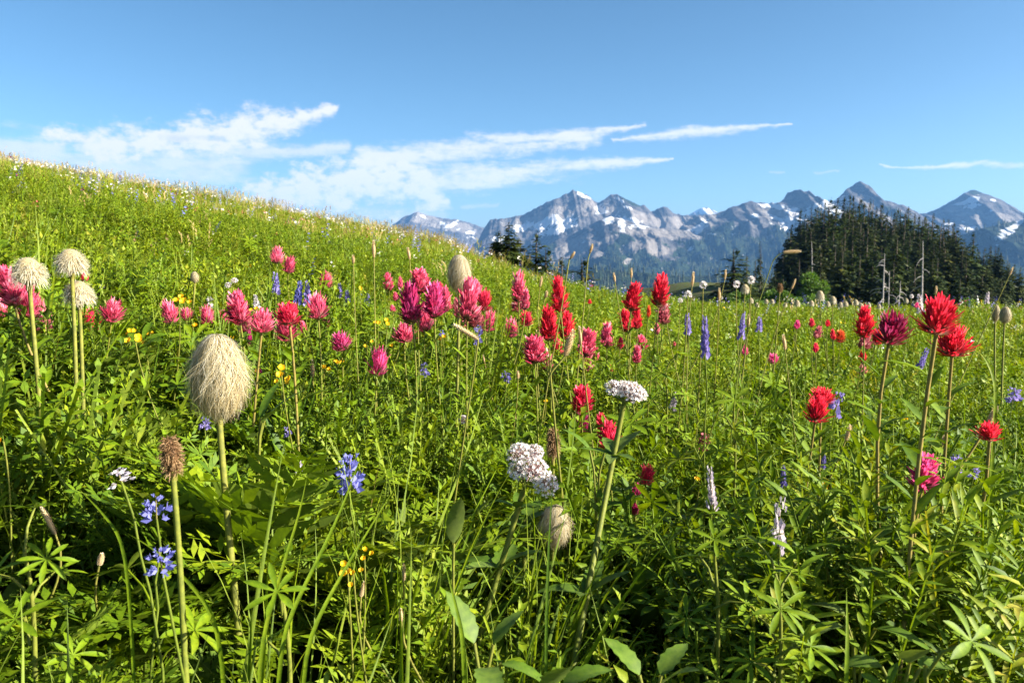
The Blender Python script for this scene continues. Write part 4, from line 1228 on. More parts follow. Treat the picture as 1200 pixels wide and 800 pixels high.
# ------------------------------------------------------------------ sitka valerian
def umbel():
    """domed cluster of small five petalled flowers; unit width, base at z = 0"""
    mb = MB()
    n = 105
    for i in range(n):
        u = (i + .5) / n; a = i * 2.39996; r = .46 * math.sqrt(u)
        c = np.array([r * math.cos(a), r * math.sin(a), .16 + .46 * math.cos(r * 2.9) + rng.normal() * .035])
        nd_ = nrm(np.array([c[0] * 1.3, c[1] * 1.3, .55]) + rng.normal(size=3) * .35)
        x = nrm(np.cross(nd_, rv())); y = np.cross(nd_, x)
        bud = rng.uniform() < .3
        for k in range(5):
            w = 2 * PI * k / 5
            d = x * math.cos(w) + y * math.sin(w) + nd_ * (1.5 if bud else .35)
            kite(mb, c, d, nrm(np.cross(nd_, d)), .045 if bud else .075, .04 if bud else .056, (.25 if bud else .78) + rng.normal() * .12, None, -.2)
        for k in range(3):                                   # long stamens
            ribbon(mb, np.array([c, c + (nd_ + rng.normal(size=3) * .3) * .075]), x, [.0035, .0035], .95)
        tube(mb, [[0, 0, 0], [c[0] * .5, c[1] * .5, .14], c], [.006, .006, .005], 3, .3)
    return mb.mesh('flower_cluster', M['white'])
UM = [umbel() for _ in range(3)]
def pair_leaf(mb, b, d, L, W, tint=.5, teeth=.0, fold=.3, droop=.3, seg=9):
    leaf(mb, b, d, L, W, (0, 0, 1), seg, droop, fold, tint, .36, 0, teeth)
def valerian(px, py, w, h, label, low, tilt, heads, nodes, real=.045, r=.0030, lo=.17):
    c, d = place(px, py, w, real, lo)
    m_ = d / F
    ax = nrm(np.array([tilt[0], tilt[1], 1.]))
    b = stand(c, d, low)
    t = thing('valerian', b, label, 'flower', 'white valerians in bloom')
    top = c - ax * h * m_ * .75
    p = stalk(t, b, top, ax, r * 1.15, r * .9, .55, 14)
    for (ox, oy, s) in heads:
        q = at(px + ox, py + oy, d) - ax * s * m_ * .32
        mb = MB(); tube(mb, bez(top - b, top - b + ax * .01, q - b - ax * .01, q - b, 5), r * .45, 5, .55); bo = mb.obj('branchlet', M['stem'], t)
        hd = link('flower_cluster', UM[rng.integers(0, 3)], bo, q - b)
        align(hd, nrm(ax + np.array([ox * .012, -.75, -.02 * oy])), rng.uniform(0, 6), (s * m_,) * 3)
    for (u, L, W, n) in nodes:
        q = np.array([np.interp(u, np.linspace(0, 1, len(p)), p[:, k_]) for k_ in range(3)]) - b
        a0 = rng.uniform(-.5, .5)
        for k in range(n):
            mb = MB()
            a = a0 + k * 2 * PI / n + rng.normal() * .2
            dd = sph(a, rng.uniform(.25, .8))
            leafd = nrm(dd)
            pair_leaf(mb, q, leafd, L * rng.uniform(.8, 1.1), W * rng.uniform(.85, 1.1), .52 + rng.normal() * .1, .10, .28, rng.uniform(.1, .5))
            mb.obj('leaf', M['bigleaf'], t)
    return t
valerian(622, 543, 50, 46, 'white valerian with its lower pinkish cluster tilted over the tan seedhead', (580, 690, 1.0), (.25, -.25),
         [(-10, -14, 34), (3, 0, 38), (16, 16, 34), (-14, 4, 26), (6, -16, 22)], [(.62, .05, .022, 4), (.9, .028, .010, 4)], .042, .0030)
valerian(734, 456, 44, 26, 'white valerian with its higher flat cluster on a thick stalk', (700, 640, .92), (.15, -.12),
         [(-14, -4, 24), (6, 0, 32), (-2, -3, 26), (15, 3, 20)], [(.45, .055, .02, 4), (.84, .045, .014, 5)], .040, .0032)
valerian(614, 600, 12, 12, 'leafy yellow stalk of a valerian standing beside the tan seedhead', (615, 700), (0, -.1), [], [(.95, .04, .02, 5), (.55, .06, .03, 4)], .012, .0026, .12)
valerian(543, 490, 13, 8, 'small low white cluster alone in the dark leaves', None, (0, -.2), [(0, 0, 13)], [(.7, .03, .012, 3)], .018, .0012, .12)
valerian(272, 330, 14, 9, 'small twin white clusters on the near slope', (275, 350), (0, -.2), [(-4, 3, 9), (3, -2, 9)], [(.6, .03, .012, 3)], .022, .0012)

# ------------------------------------------------------------------ lupines
def lupine_spike(n=34, loose=False):
    mb = MB()
    for i in range(n):
        u = i / (n - 1); a = i * 2.39996 + rng.normal() * .2
        if rng.uniform() < (.3 if loose else .12): continue
        z = u ** .95 * .96 + rng.normal() * (.06 if loose else .01); r = .12 * (rng.uniform(.6, 2.6) if loose else 1)
        d = sph(a, -.05 + 1.0 * u ** 1.5); b = np.array([r * math.cos(a), r * math.sin(a), z])
        L = (.34 - .20 * u) * rng.uniform(.75, 1.2) * (1.1 if loose else 1); s = nrm(np.cross(d, [0, 0, 1]))
        tn = .45 + rng.normal() * .18 + (.45 if rng.uniform() < .25 else 0)
        zz = np.array([0, 0, 1.])
        kite(mb, b + d * L * .15, nrm(d * .5 + zz), s, L * .85, L * .85, tn + .25, [.3, .8, 1, .8], .25)     # banner
        kite(mb, b, nrm(d + s * .35), zz, L * 1.1, L * .6, tn, [.2, 1, 1, 1], 0)                            # wings
        kite(mb, b, nrm(d - s * .35), zz, L * 1.1, L * .6, tn, [.2, 1, 1, 1], 0)
        kite(mb, b + d * L * .1, nrm(d + zz * .3), s, L * .95, L * .4, tn - .1, [.2, 1, 1, 1], .3)
    tube(mb, [[0, 0, -.1], [0, 0, .5], [0, 0, .97]], [.035, .03, .015], 5, .4, [0., .0, .1])
    return mb.mesh('flower_spike', M['petal'])
LS = [lupine_spike() for _ in range(3)]
LL = [lupine_spike(26, True) for _ in range(4)]
BLUE = {'bl': (.20, .21, .58), 'vi': (.24, .21, .52), 'gr': (.48, .45, .52), 'dk': (.14, .13, .36)}
def lupine(px, py, w, h, col, label, low=None, real=.030, nleaf=0, tilt=None, group='blue lupines in bloom', lo=.13, R=.034):
    c, d = place(px, py, max(w, h * .5), real, lo, .30)
    m_ = d / F
    ax = nrm(np.array([rng.normal() * .12, -.08, 1.]) if tilt is None else tilt)
    b = stand(c, d, low)
    t = thing('lupine', b, label, 'flower', group)
    hb = c - ax * h * m_ * .5
    p = stalk(t, b, hb, ax, .0012, .0009, .36, wob=.0012)
    hd = link('flower_spike', LL[rng.integers(0, 4)] if w > 16 or w > h * .75 else LS[rng.integers(0, 3)], t, hb - b, BLUE[col])
    align(hd, ax, rng.uniform(0, 6), (w * m_ * 1.05, w * m_ * 1.05, h * m_))
    for i in range(nleaf):
        u = .35 + .5 * i / nleaf
        q = np.array([np.interp(u, np.linspace(0, 1, len(p)), p[:, k_]) for k_ in range(3)]) - b
        a = i * 2.4 + rng.normal() * .3; e = rng.uniform(.4, .9); L = rng.uniform(.035, .06)
        mb = MB(); tip = q + sph(a, e) * L
        tube(mb, [q, q + sph(a, e + .2) * L * .5, tip], [.0012, .001, .0009], 4, .66)
        palmate(mb, tip, np.array([0, 0, 1]) + sph(a, .3) * .7, R * rng.uniform(.8, 1.1), 7, .22, .52 + rng.normal() * .05, 5)
        mb.obj('palmate_leaf', M['leaf'], t)
    return t
LP = [
 (410, 553, 34, 40, 'bl', 'nearest clear blue lupine behind a crossing grass blade', 2, .030),
 (183, 594, 28, 30, 'bl', 'blue lupine half hidden by the withered seedhead stalk', 2, .0185),
 (188, 655, 32, 28, 'bl', 'low blue lupine crossed by a green grass blade', 1, .0185),
 (140, 557, 26, 15, 'gr', 'flattened pale lilac lupine in the fern like leaves', 0, .017),
 (350, 545, 11, 24, 'gr', 'small fading lilac lupine beside grass stalks', 0, .014),
 (240, 496, 13, 14, 'vi', 'tiny blue lupine just under the big seedhead', 0, .014),
 (337, 506, 10, 11, 'vi', 'tiny blue lupine beside the broad leaf stalk', 0, .012),
 (316, 606, 12, 10, 'gr', 'tiny lilac blossom low before the big seedhead stalk', 0, .014),
 (914, 615, 17, 58, 'gr', 'tall lilac lupine spike in seed above hand shaped leaves', 4, .0205),
 (833, 572, 15, 46, 'gr', 'shorter lilac lupine spike under the slim dull paintbrush', 4, .019),
 (889, 640, 10, 20, 'gr', 'small pale lupine beside the tall lilac spike', 1, .011),
 (826, 394, 13, 48, 'vi', 'tall violet lupine in front of the valley trees', 1, .026),
 (806, 380, 12, 22, 'vi', 'violet lupine beside a taller violet one', 1, .02),
 (870, 382, 10, 28, 'vi', 'violet lupine behind the bent grass stalk', 0, .02),
 (890, 380, 10, 16, 'vi', 'short violet lupine past the bent grass stalk', 0, .016),
 (981, 473, 18, 26, 'vi', 'blue lupine beside the low red paintbrush pair', 1, .022),
 (965, 540, 9, 16, 'dk', 'dark blue lupine below a cream sedge head', 0, .012),
 (918, 558, 10, 22, 'dk', 'dark blue lupine between grass stalks above the tall lilac spike', 0, .014),
 (1188, 463, 18, 16, 'vi', 'blue lupine at the far edge of the picture', 0, .02),
 (1121, 541, 13, 16, 'vi', 'blue lupine close behind the magenta paintbrush', 0, .016),
 (1142, 553, 11, 12, 'vi', 'small blue lupine past the magenta paintbrush', 0, .014),
 (1091, 655, 18, 18, 'vi', 'star shaped violet blossom above scalloped leaves', 0, .020),
 (1127, 674, 22, 14, 'dk', 'upper of two dark violet blossoms above the bud stalk', 0, .022),
 (1132, 693, 24, 14, 'vi', 'lower of two dark violet blossoms above the bud stalk', 0, .022),
 (1025, 647, 8, 8, 'vi', 'tiny violet blossom under the long curved leaf', 0, .010),
 (1082, 420, 11, 22, 'vi', 'lilac lupine between the stalks of two big red paintbrushes', 0, .02),
 (1078, 356, 11, 20, 'gr', 'pale lupine beside the largest red paintbrush', 0, .02),
 (1157, 349, 7, 12, 'gr', 'pale lupine before the end of the grove', 0, .018),
 (323, 332, 13, 22, 'vi', 'violet lupine under the two high pale paintbrushes', 0, .02),
 (350, 342, 12, 26, 'bl', 'blue lupine at the centre of the slope patch', 0, .02),
 (360, 344, 11, 26, 'vi', 'violet lupine on the sunny side of the slope patch', 0, .02),
 (398, 340, 8, 16, 'vi', 'thin violet lupine above the lone magenta paintbrush', 0, .018),
 (407, 347, 8, 14, 'vi', 'short violet lupine beside a thin violet one', 0, .018),
 (431, 351, 7, 13, 'vi', 'violet lupine beside the white bistort stalk', 0, .018),
 (300, 353, 9, 14, 'gr', 'pale lupine behind the double pink paintbrush', 0, .018),
 (246, 353, 8, 10, 'gr', 'tiny pale lupine behind the seedhead row', 0, .016),
 (560, 391, 14, 18, 'dk', 'dark blue lupine below the grey seedhead stalk', 0, .02),
 (518, 391, 8, 8, 'bl', 'tiny blue lupine between curled sedge and rosette', 0, .014),
 (790, 470, 12, 18, 'gr', 'pale lupine beyond the higher valerian', 0, .02),
 (497, 433, 12, 14, 'dk', 'dark blue lupine in shade below the curled sedge', 0, .018),
 (593, 441, 12, 12, 'dk', 'dark blue lupine under the crowded red cluster', 0, .018),
]
for (px, py, w, h, col, lab, nl_, real) in LP: lupine(px, py, w, h, col, lab, None, real, nl_)

def lupine_plant(px, py, d, label, n=7, R=.055, h=.16, W=.22, tilt=.3, mat='leaf', tint=.52):
    c = at(px, py, d); b = np.array([c[0], c[1], gnd(c[0], c[1])])
    H = max(.05, c[2] - b[2])
    t = thing('lupine_plant', b, label, 'plant', 'leafy lupine plants')
    mb = MB(); p = bez(np.zeros(3), np.array([0, 0, H * .4]), np.array([.01, 0, H * .7]), np.array([.0, 0, H * .98]), 8)
    tube(mb, p, np.linspace(.0024, .0014, 8), 7, .58); mb.obj('stem', M['stem'], t)
    for i in range(n):
        u = .45 + .55 * (i + .5) / n
        q = np.array([0, 0, H * u]); a = i * 2.4 + rng.normal() * .25; e = rng.uniform(.25, .75) + .5 * (u > .9)
        L = R * rng.uniform(.9, 1.5)
        tip = q + sph(a, e) * L
        m2 = MB(); tube(m2, [q, q + sph(a, e + .25) * L * .55, tip], [.0013, .0011, .0009], 5, .56)
        po = m2.obj('petiole', M['stem'], t)
        m3 = MB(); palmate(m3, tip, np.array([0, 0, 1]) + sph(a, .3) * .6 + rng.normal(size=3) * .1 + np.array([0, -tilt, 0]), R * rng.uniform(.8, 1.15), rng.integers(6, 9), W, tint + rng.normal() * .05, 6)
        m3.obj('palmate_leaf', M[mat], po)
lupine_plant(912, 672, .62, 'leafy lupine plant with open hand shaped leaves below the tall lilac spike', 10, .028, W=.18, tint=.44)
lupine_plant(838, 650, .66, 'leafy lupine plant below the shorter lilac spike', 8, .026, W=.18, tint=.44)
lupine_plant(28, 640, .62, 'leafy lupine plant at the edge with star shaped leaves', 7, .027, W=.19, tint=.46)
lupine_plant(330, 690, .58, 'low lupine plant with a flat star leaf among grass blades', 3, .022, W=.2, tint=.44)
lupine_plant(1085, 770, .50, 'lupine plant with rounded spoon shaped leaflets near the bottom', 6, .026, W=.23, tint=.40)
lupine_plant(780, 432, 1.5, 'feathery lupine plant behind the white valerian', 9, .032, tint=.55)
lupine_plant(860, 480, 1.2, 'lupine plant in the middle of the meadow past the valerian', 8, .03, tint=.52)

# ------------------------------------------------------------------ big single leaves and grass blades that stand out
def leafy(name, px, py, d, label, cat, specs, mat='bigleaf', group=None):
    c = at(px, py, d); b = np.array([c[0], c[1], gnd(c[0], c[1])])
    t = thing(name, b, label, cat, group)
    H = c[2] - b[2]
    for (a, e, L, W, dr, te, tn) in specs:
        q = np.array([0, 0, 0.]); top = np.array([0, 0, H * .8]) + sph(a, e) * .015
        mb = MB(); tube(mb, bez(q, np.array([0, 0, H * .3]), top - sph(a, e) * .02, top, 6), [.0014] * 6, 5, .6); po = mb.obj('petiole', M['stem'], t)
        m2 = MB(); leaf(m2, top, sph(a, e), L, W, (0, 0, 1), 10, dr, .22, tn, .42, 0, te); m2.obj('leaf', M[mat], po)
    return t
leafy('broad_leaf_plant', 530, 590, .72, 'single pale broad leaf standing upright among dark grass', 'plant', [(-1.3, 1.25, 0.0578, 0.0161, 0.25, 0.04, 0.75)])
leafy('broad_leaf_plant', 300, 460, 1.0, 'broad green leaf fanned beside the big seedhead', 'plant', [(0.3, 0.9, 0.0612, 0.0124, 0.3, 0, 0.5), (1.2, 1.1, 0.0544, 0.0124, 0.3, 0, 0.45), (-0.6, 0.8, 0.0476, 0.0124, 0.4, 0, 0.55)])
leafy('broad_leaf_plant', 765, 735, .56, 'toothed light green leaves in front of the valerian stalk', 'plant', [(-0.8, 0.9, 0.034, 0.0149, 0.3, 0.1, 0.6), (0.8, 0.7, 0.034, 0.0149, 0.4, 0.1, 0.6), (2.4, 0.8, 0.034, 0.0161, 0.3, 0.1, 0.55)])
leafy('broad_leaf_plant', 565, 700, .56, 'large veined leaves around the lower valerian stalk', 'plant', [(2.4, 1, 0.0408, 0.0174, 0.2, 0.09, 0.6), (0.6, 0.9, 0.0306, 0.0124, 0.3, 0.09, 0.6), (-0.4, 0.2, 0.034, 0.0112, 0.5, 0.09, 0.5), (-1.4, 0.3, 0.0374, 0.0186, 0.5, 0.09, 0.65)])
leafy('broad_leaf_plant', 640, 745, .55, 'broad scalloped leaf low at the bottom of the meadow', 'plant', [(-1.2, 1, 0.0374, 0.0211, 0.2, 0.1, 0.62), (0.2, 0.6, 0.034, 0.0186, 0.4, 0.1, 0.5)])
leafy('broad_leaf_plant', 985, 600, .75, 'long curved leaf arching over violet blossoms', 'plant', [(0.35, 0.55, 0.0884, 0.0124, 0.35, 0, 0.5), (0.1, 0.9, 0.0748, 0.0112, 0.5, 0, 0.55), (2.6, 0.6, 0.0612, 0.0112, 0.5, 0, 0.5)])
leafy('broad_leaf_plant', 1010, 660, .66, 'pale grey green leaves with curled edges', 'plant', [(2.2, 0.5, 0.034, 0.0124, 0.8, 0.05, 0.95), (-0.9, 0.4, 0.0408, 0.0136, 0.5, 0.05, 0.5), (3.4, 0.3, 0.0476, 0.0149, 0.7, 0, 0.9)])
leafy('broad_leaf_plant', 1062, 705, .60, 'round scalloped leaf lit pale green', 'plant', [(-1.5, 1, 0.0258, 0.0223, 0.2, 0.08, 0.9), (0.2, 0.2, 0.0306, 0.0223, 0.4, 0.08, 0.6), (2.8, 0.2, 0.0272, 0.0211, 0.4, 0.08, 0.6)])
leafy('broad_leaf_plant', 700, 480, .95, 'broad green leaves behind the cream sedge stalk', 'plant', [(0.3, 0.8, 0.0476, 0.0112, 0.5, 0, 0.6), (2.6, 0.9, 0.0408, 0.0099, 0.4, 0, 0.5)])

def arch_blade(pts, ds, W, label, tint=.5):
    P = np.array([at(x, y, d) for (x, y), d in zip(pts, ds)])
    b = P[0].copy(); b[2] = gnd(b[0], b[1])
    P = np.concatenate([[b], P])
    # smooth through the points
    T = np.linspace(0, 1, len(P)); tt = np.linspace(0, 1, 18)
    Q = np.stack([np.interp(tt, T, P[:, k]) for k in range(3)], -1)
    for _ in range(4): Q[1:-1] = (Q[:-2] + 2 * Q[1:-1] + Q[2:]) / 4
    t = thing('tall_grass', b, label, 'grass', 'long single grass blades')
    mb = MB()
    ribbon(mb, Q - b, nrm(np.cross(Q[-1] - Q[0], [0, -1, .2])), W * .36 * np.clip(1.1 - tt ** 2.5 * 1.1, .03, 1), tint, None, .35)
    mb.obj('blade', M['grass'], t); t['kind'] = 'thing'
arch_blade([(262, 735), (230, 690), (185, 645), (150, 625)], [.58, .58, .59, .60], .0048, 'curved grass blade crossing the withered seedhead stalk', .55)
arch_blade([(150, 640), (120, 600), (90, 570)], [.62, .63, .64], .0040, 'straight grass blade slanting through the ferny leaves', .5)
arch_blade([(300, 780), (320, 700), (352, 600), (360, 556)], [.56, .58, .6, .61], .0042, 'tall pale grass blade left of the blue lupine', .6)
arch_blade([(322, 760), (355, 690), (400, 600), (425, 528)], [.57, .59, .62, .64], .0045, 'tall grass blade leaning across the nearest blue lupine', .5)
arch_blade([(350, 770), (385, 700), (420, 640), (470, 560)], [.56, .58, .6, .62], .0042, 'tall grass blade leaning beside a darker twin', .55)
arch_blade([(992, 790), (993, 740), (992, 688)], [.52, .53, .54], .0042, 'stiff upright grass blade at the bottom of the meadow', .55)
arch_blade([(640, 740), (643, 640), (648, 560)], [.60, .61, .62], .0034, 'dark grass blade in front of the tan seedhead', .25)
arch_blade([(1165, 500), (1168, 450), (1155, 418), (1140, 408)], [.82, .82, .83, .84], .0055, 'arching grass blade past the big red paintbrushes', .6)
arch_blade([(545, 760), (536, 715), (520, 655)], [.55, .56, .57], .0045, 'upright grass blade beside the lower valerian stalk', .5)

# ------------------------------------------------------------------ bistort, sedge and other seed stalks
def spikelet(n=120, L=.24, r=.40, tj=.12):
    mb = MB()
    for i in range(n):
        u = i / (n - 1); a = i * 2.39996
        rr = r * (1 - abs(u * 2 - .9) ** 3 * .75) * .8
        b = np.array([rr * .55 * math.cos(a), rr * .55 * math.sin(a), u * .95]); d = sph(a, .45 + .7 * u ** 3)
        kite(mb, b, d * np.array([1, 1, .5]), nrm(np.cross(d, [0, 0, 1.01])), L, L * .75, .5 + rng.normal() * tj, None, -.2)
    tube(mb, [[0, 0, -.02], [0, 0, .3], [0, 0, .6], [0, 0, .93]], [.1, r * .62, r * .62, .06], 8, .25)
    return mb.mesh('seed_spike', M['cream'])
SPK = [spikelet() for _ in range(3)]
def bistort(px, py, w, h, label, low=None, tilt=None, real=.011, col=None, name='bistort', cat='flower', group='slender white and tan spikes', via=None, r=.0013, hi=.42, tint=.66):
    c, d = place(px, py, w, real, .15, hi)
    m_ = d / F
    ax = nrm(np.array([tilt[0], 0, -tilt[1]]) if tilt is not None else np.array([rng.normal() * .1, 0, 1.]))
    b = stand(c, d, low)
    t = thing(name, b, label, cat, group)
    hb = c - ax * h * m_ * .5
    if via is not None:
        q = at(via[0], via[1], d)
        L = np.linalg.norm(q - b)
        p = np.concatenate([bez(b, b + np.array([0, 0, .3 * L]), q - nrm(q - b) * .3 * L, q, 7), bez(q, q + nrm(q - b) * .2 * np.linalg.norm(hb - q), hb - ax * .3 * np.linalg.norm(hb - q), hb, 7)[1:]])
        mb = MB(); tube(mb, p - b, np.linspace(r * 1.0, r * .7, len(p)), 5, tint); mb.obj('stem', M['stem'], t)
    else:
        stalk(t, b, hb, ax, r * 1.0, r * .7, tint, 9)
    hd = link('seed_spike', SPK[rng.integers(0, 3)], t, hb - b)
    align(hd, ax, rng.uniform(0, 6), (w * m_, w * m_, h * m_))
    return t
BI = [
 (438, 292, 8, 19, 'tall white bistort spike on a yellow green stalk', (440, 400), (0, -1), .012),
 (479, 297, 7, 13, 'white bistort spike on a slanting stalk', (462, 390), (-.15, -1), .012),
 (414, 304, 7, 9, 'short white bistort bud on a thin pale stalk', (418, 395), (0, -1), .011),
 (720, 325, 5, 10, 'pale spike against the dark valley forest, lower of two', (728, 370), (-.15, -1), .010),
 (740, 320, 5, 11, 'pale spike against the dark valley forest, higher of two', (739, 370), (0, -1), .010),
 (778, 328, 5, 8, 'pair topped pale stalk beside the tall bright red paintbrush', (785, 365), (0, -1), .010),
 (812, 327, 6, 16, 'tan spike rising before the valley forest', (811, 360), (.1, -1), .010),
 (850, 322, 5, 11, 'tan bud spike on a dark bent stalk', (838, 350), (.1, -1), .010),
 (930, 333, 5, 12, 'reddish bud spike leaning before the shrubs', (921, 365), (.4, -1), .010),
 (843, 345, 6, 14, 'short tan spike low beside white blossoms', None, (0, -1), .010),
 (919, 401, 8, 17, 'orange brown spike on a reddish stalk', (924, 450), (-.15, -1), .013),
 (877, 376, 7, 14, 'cream spike on the tall stalk under white blossoms', (872, 430), (.1, -1), .013),
 (994, 507, 10, 18, 'cream sedge head on a leaning straw stalk', (972, 550), (.3, -1), .010),
 (425, 690, 8, 18, 'brown beaded spike low among dark grass', None, (.25, -1), .008),
 (473, 670, 8, 20, 'orange brown beaded spike deep in dark grass', None, (.05, -1), .008),
 (470, 720, 8, 14, 'pale brown bud low in dark grass', None, (.0, -1), .008),
 (57, 610, 12, 34, 'rosy tan grass plume leaning in the shade', None, (-.45, -1), .012),
 (118, 655, 10, 14, 'short tan bud under a leaning grass blade', None, (.3, -1), .010),
 (604, 494, 5, 12, 'small tan spike beside the crossing straw stalk', None, (0, -1), .008),
 (607, 439, 6, 9, 'pinkish bud below the crowded red cluster', None, (0, -1), .009),
 (680, 393, 7, 20, 'tan pod between red paintbrushes', None, (-.1, -1), .009),
 (541, 357, 5, 14, 'thin tan spike on the slope beside the tall pink one', (541, 380), (0, -1), .009),
 (634, 330, 6, 12, 'pale cream bud cluster beside the bright red spike', (640, 360), (.2, -1), .010),
 (640, 345, 7, 8, 'cream pod under the pale bud cluster', (640, 370), (.3, -1), .011),
 (1106, 515, 8, 10, 'small straw seed head between paintbrush stems', None, (.2, -1), .009),
 (1160, 712, 12, 24, 'pointed pink bud on a stout stalk near the corner', (1168, 780), (-.12, -1), .011),
 (366, 432, 8, 20, 'brown withered spike beside yellow cinquefoil', None, (0, -1), .012),
 (1097, 340, 5, 9, 'pale seed tip over the largest red paintbrush', None, (.1, -1), .010),
]
for (px, py, w, h, lab, low, tl, real) in BI: bistort(px, py, w, h, lab, low, tl, real)
bistort(546, 389, 11, 32, 'curled cream sedge head across the grey seedhead stalk', None, (-.9, -.55), .012, via=(560, 402), group='cream sedge heads')
bistort(667, 402, 14, 30, 'fat cream sedge head leaning before red paintbrushes', None, (.35, -1), .014, via=(645, 440), group='cream sedge heads', r=.0016)
bistort(1162, 488, 12, 26, 'cream sedge spike on a long leaning straw stalk', (1080, 600), (.45, -1), .011, via=(1120, 555), group='cream sedge heads', r=.0018, tint=.78)
bistort(725, 505, 8, 24, 'narrow cream sedge head hidden behind the thick valerian stalk', None, (.2, -1), .010, group='cream sedge heads')
bistort(928, 295, 7, 20, 'cream head held level on a tall bent grass stalk', (878, 440), (1, -.1), .009, name='grass_stalk', cat='grass stalk', r=.0009, tint=.55, via=(905, 308), group='tall bent stalks', hi=.5)
bistort(671, 299, 6, 9, 'small brown nodding head on the paler of two bent stalks', (664, 345), (.5, -.8), .009, name='grass_stalk', cat='grass stalk', via=(667, 305), group='tall bent stalks', hi=.5)
bistort(693, 291, 6, 10, 'dark nodding head on the taller of two bent stalks', (688, 350), (.3, -1), .009, name='grass_stalk', cat='grass stalk', via=(689, 305), group='tall bent stalks', hi=.5)
bistort(567, 420, 3, 8, 'bare orange straw stalk slanting in front of dark leaves', (583, 500), (-.2, -1), .005, name='grass_stalk', cat='grass stalk', group='tall bent stalks', tint=.85)
bistort(1185, 318, 4, 10, 'thin dry stalk leaning against the blue slope', (1173, 345), (.4, -1), .007, name='grass_stalk', cat='grass stalk', group='tall bent stalks', hi=.5)

# white round blossoms beside the grove
def puff():
    mb = MB()
    for i in range(90):
        d = nrm(rng.normal(size=3) + [0, 0, .4]); b = np.array([0, 0, .45]) + d * .25
        kite(mb, b, d, nrm(np.cross(d, rv())), .28, .2, .8 + rng.normal() * .1)
    return mb.mesh('blossom', M['white'])
PF = [puff() for _ in range(2)]
def round_blossom(px, py, w, label, low=None, real=.016, hi=.45):
    c, d = place(px, py, w, real, .15, hi); m_ = d / F
    b = stand(c, d, low); t = thing('white_blossom', b, label, 'flower', 'round white blossoms')
    stalk(t, b, c - np.array([0, 0, w * m_ * .4]), np.array([0, 0, 1.]), .0014, .001, .66)
    hd = link('blossom', PF[rng.integers(0, 2)], t, c - b - np.array([0, 0, w * m_ * .45])); align(hd, [0, -.3, 1], rng.uniform(0, 6), (w * m_,) * 3)
for a in ((824, 334, 10, 'round white blossom alone against the valley forest', None), (863, 333, 9, 'white blossom touching a tan seedhead', (866, 380)), (880, 328, 10, 'white blossom highest beside the lone firs', (874, 380)),
          (806, 345, 10, 'white blossom low beyond the tall red paintbrush', None), (797, 352, 6, 'small white blossom lowest beyond the tall red paintbrush', None), (120, 336, 6, 'tiny white blossom beside the mop seedheads', None), (1068, 347, 5, 'tiny white blossom on a bent stalk before the grove', None)):
    round_blossom(*a)

# ------------------------------------------------------------------ yellow cinquefoils
def yellow():
    mb = MB()
    for k in range(5):
        a = 2 * PI * k / 5
        leaf(mb, [0, 0, .1], sph(a, .35 + rng.normal() * .08), .52, .46, (0, 0, 1), 4, -.3, .2, .6 + rng.normal() * .1, .65)
    for i in range(14):
        a = rng.uniform(0, 6); ribbon(mb, np.array([[0, 0, .1], [.1 * math.cos(a), .1 * math.sin(a), .28]]), [1., 0, 0], [.02, .03], .9)
    return mb.mesh('blossom', M['petal'])
YL = [yellow() for _ in range(2)]
YE = [(158, 397, 12), (151, 390, 9), (209, 353, 10), (216, 352, 8), (226, 383, 8), (170, 402, 8), (330, 440, 13), (395, 425, 9), (379, 432, 9), (297, 364, 7), (301, 437, 8), (453, 376, 8), (443, 380, 7), (517, 397, 8), (328, 446, 8), (273, 396, 7),
      (965, 570, 10), (820, 565, 7), (1075, 497, 7), (1165, 742, 14), (1163, 755, 9), (407, 664, 12), (427, 653, 9), (414, 672, 9), (4, 517, 9), (104, 355, 5), (430, 405, 6), (460, 405, 6), (422, 340, 6), (640, 470, 5), (176, 391, 7), (1133, 715, 6)]
YLAB = {0: 'pair of yellow blossoms beside the seedhead stalks', 16: 'yellow blossom beneath the low red paintbrush pair', 19: 'orange yellow blossom behind the pointed pink bud', 21: 'yellow cluster low among dark grass blades', 24: 'yellow blossom cut by the picture edge', 6: 'brightest yellow blossom under the pink rosette'}
for i, (px, py, w) in enumerate(YE):
    c, d = place(px, py, w, .0135, .19, .40); m_ = d / F
    b = stand(c, d)
    t = thing('cinquefoil', b, YLAB.get(i, 'small yellow cinquefoil dotted among the green leaves'), 'flower', 'yellow cinquefoils')
    stalk(t, b, c, np.array([0, -.2, .98]), .001, .0008, .6)
    for k in range(3 if w > 8 else 2):
        o = c - b + np.array([rng.normal() * .5 * w * m_ * (k > 0), rng.normal() * .01, rng.normal() * .3 * w * m_ * (k > 0)])
        y_ = link('blossom', YL[k % 2], t, o, (.80, .50, .012) if i not in (19, 20) else (.80, .30, .01)); align(y_, nrm([rng.normal() * .3, -.7, .8]), rng.uniform(0, 6), (w * m_ * .85,) * 3)

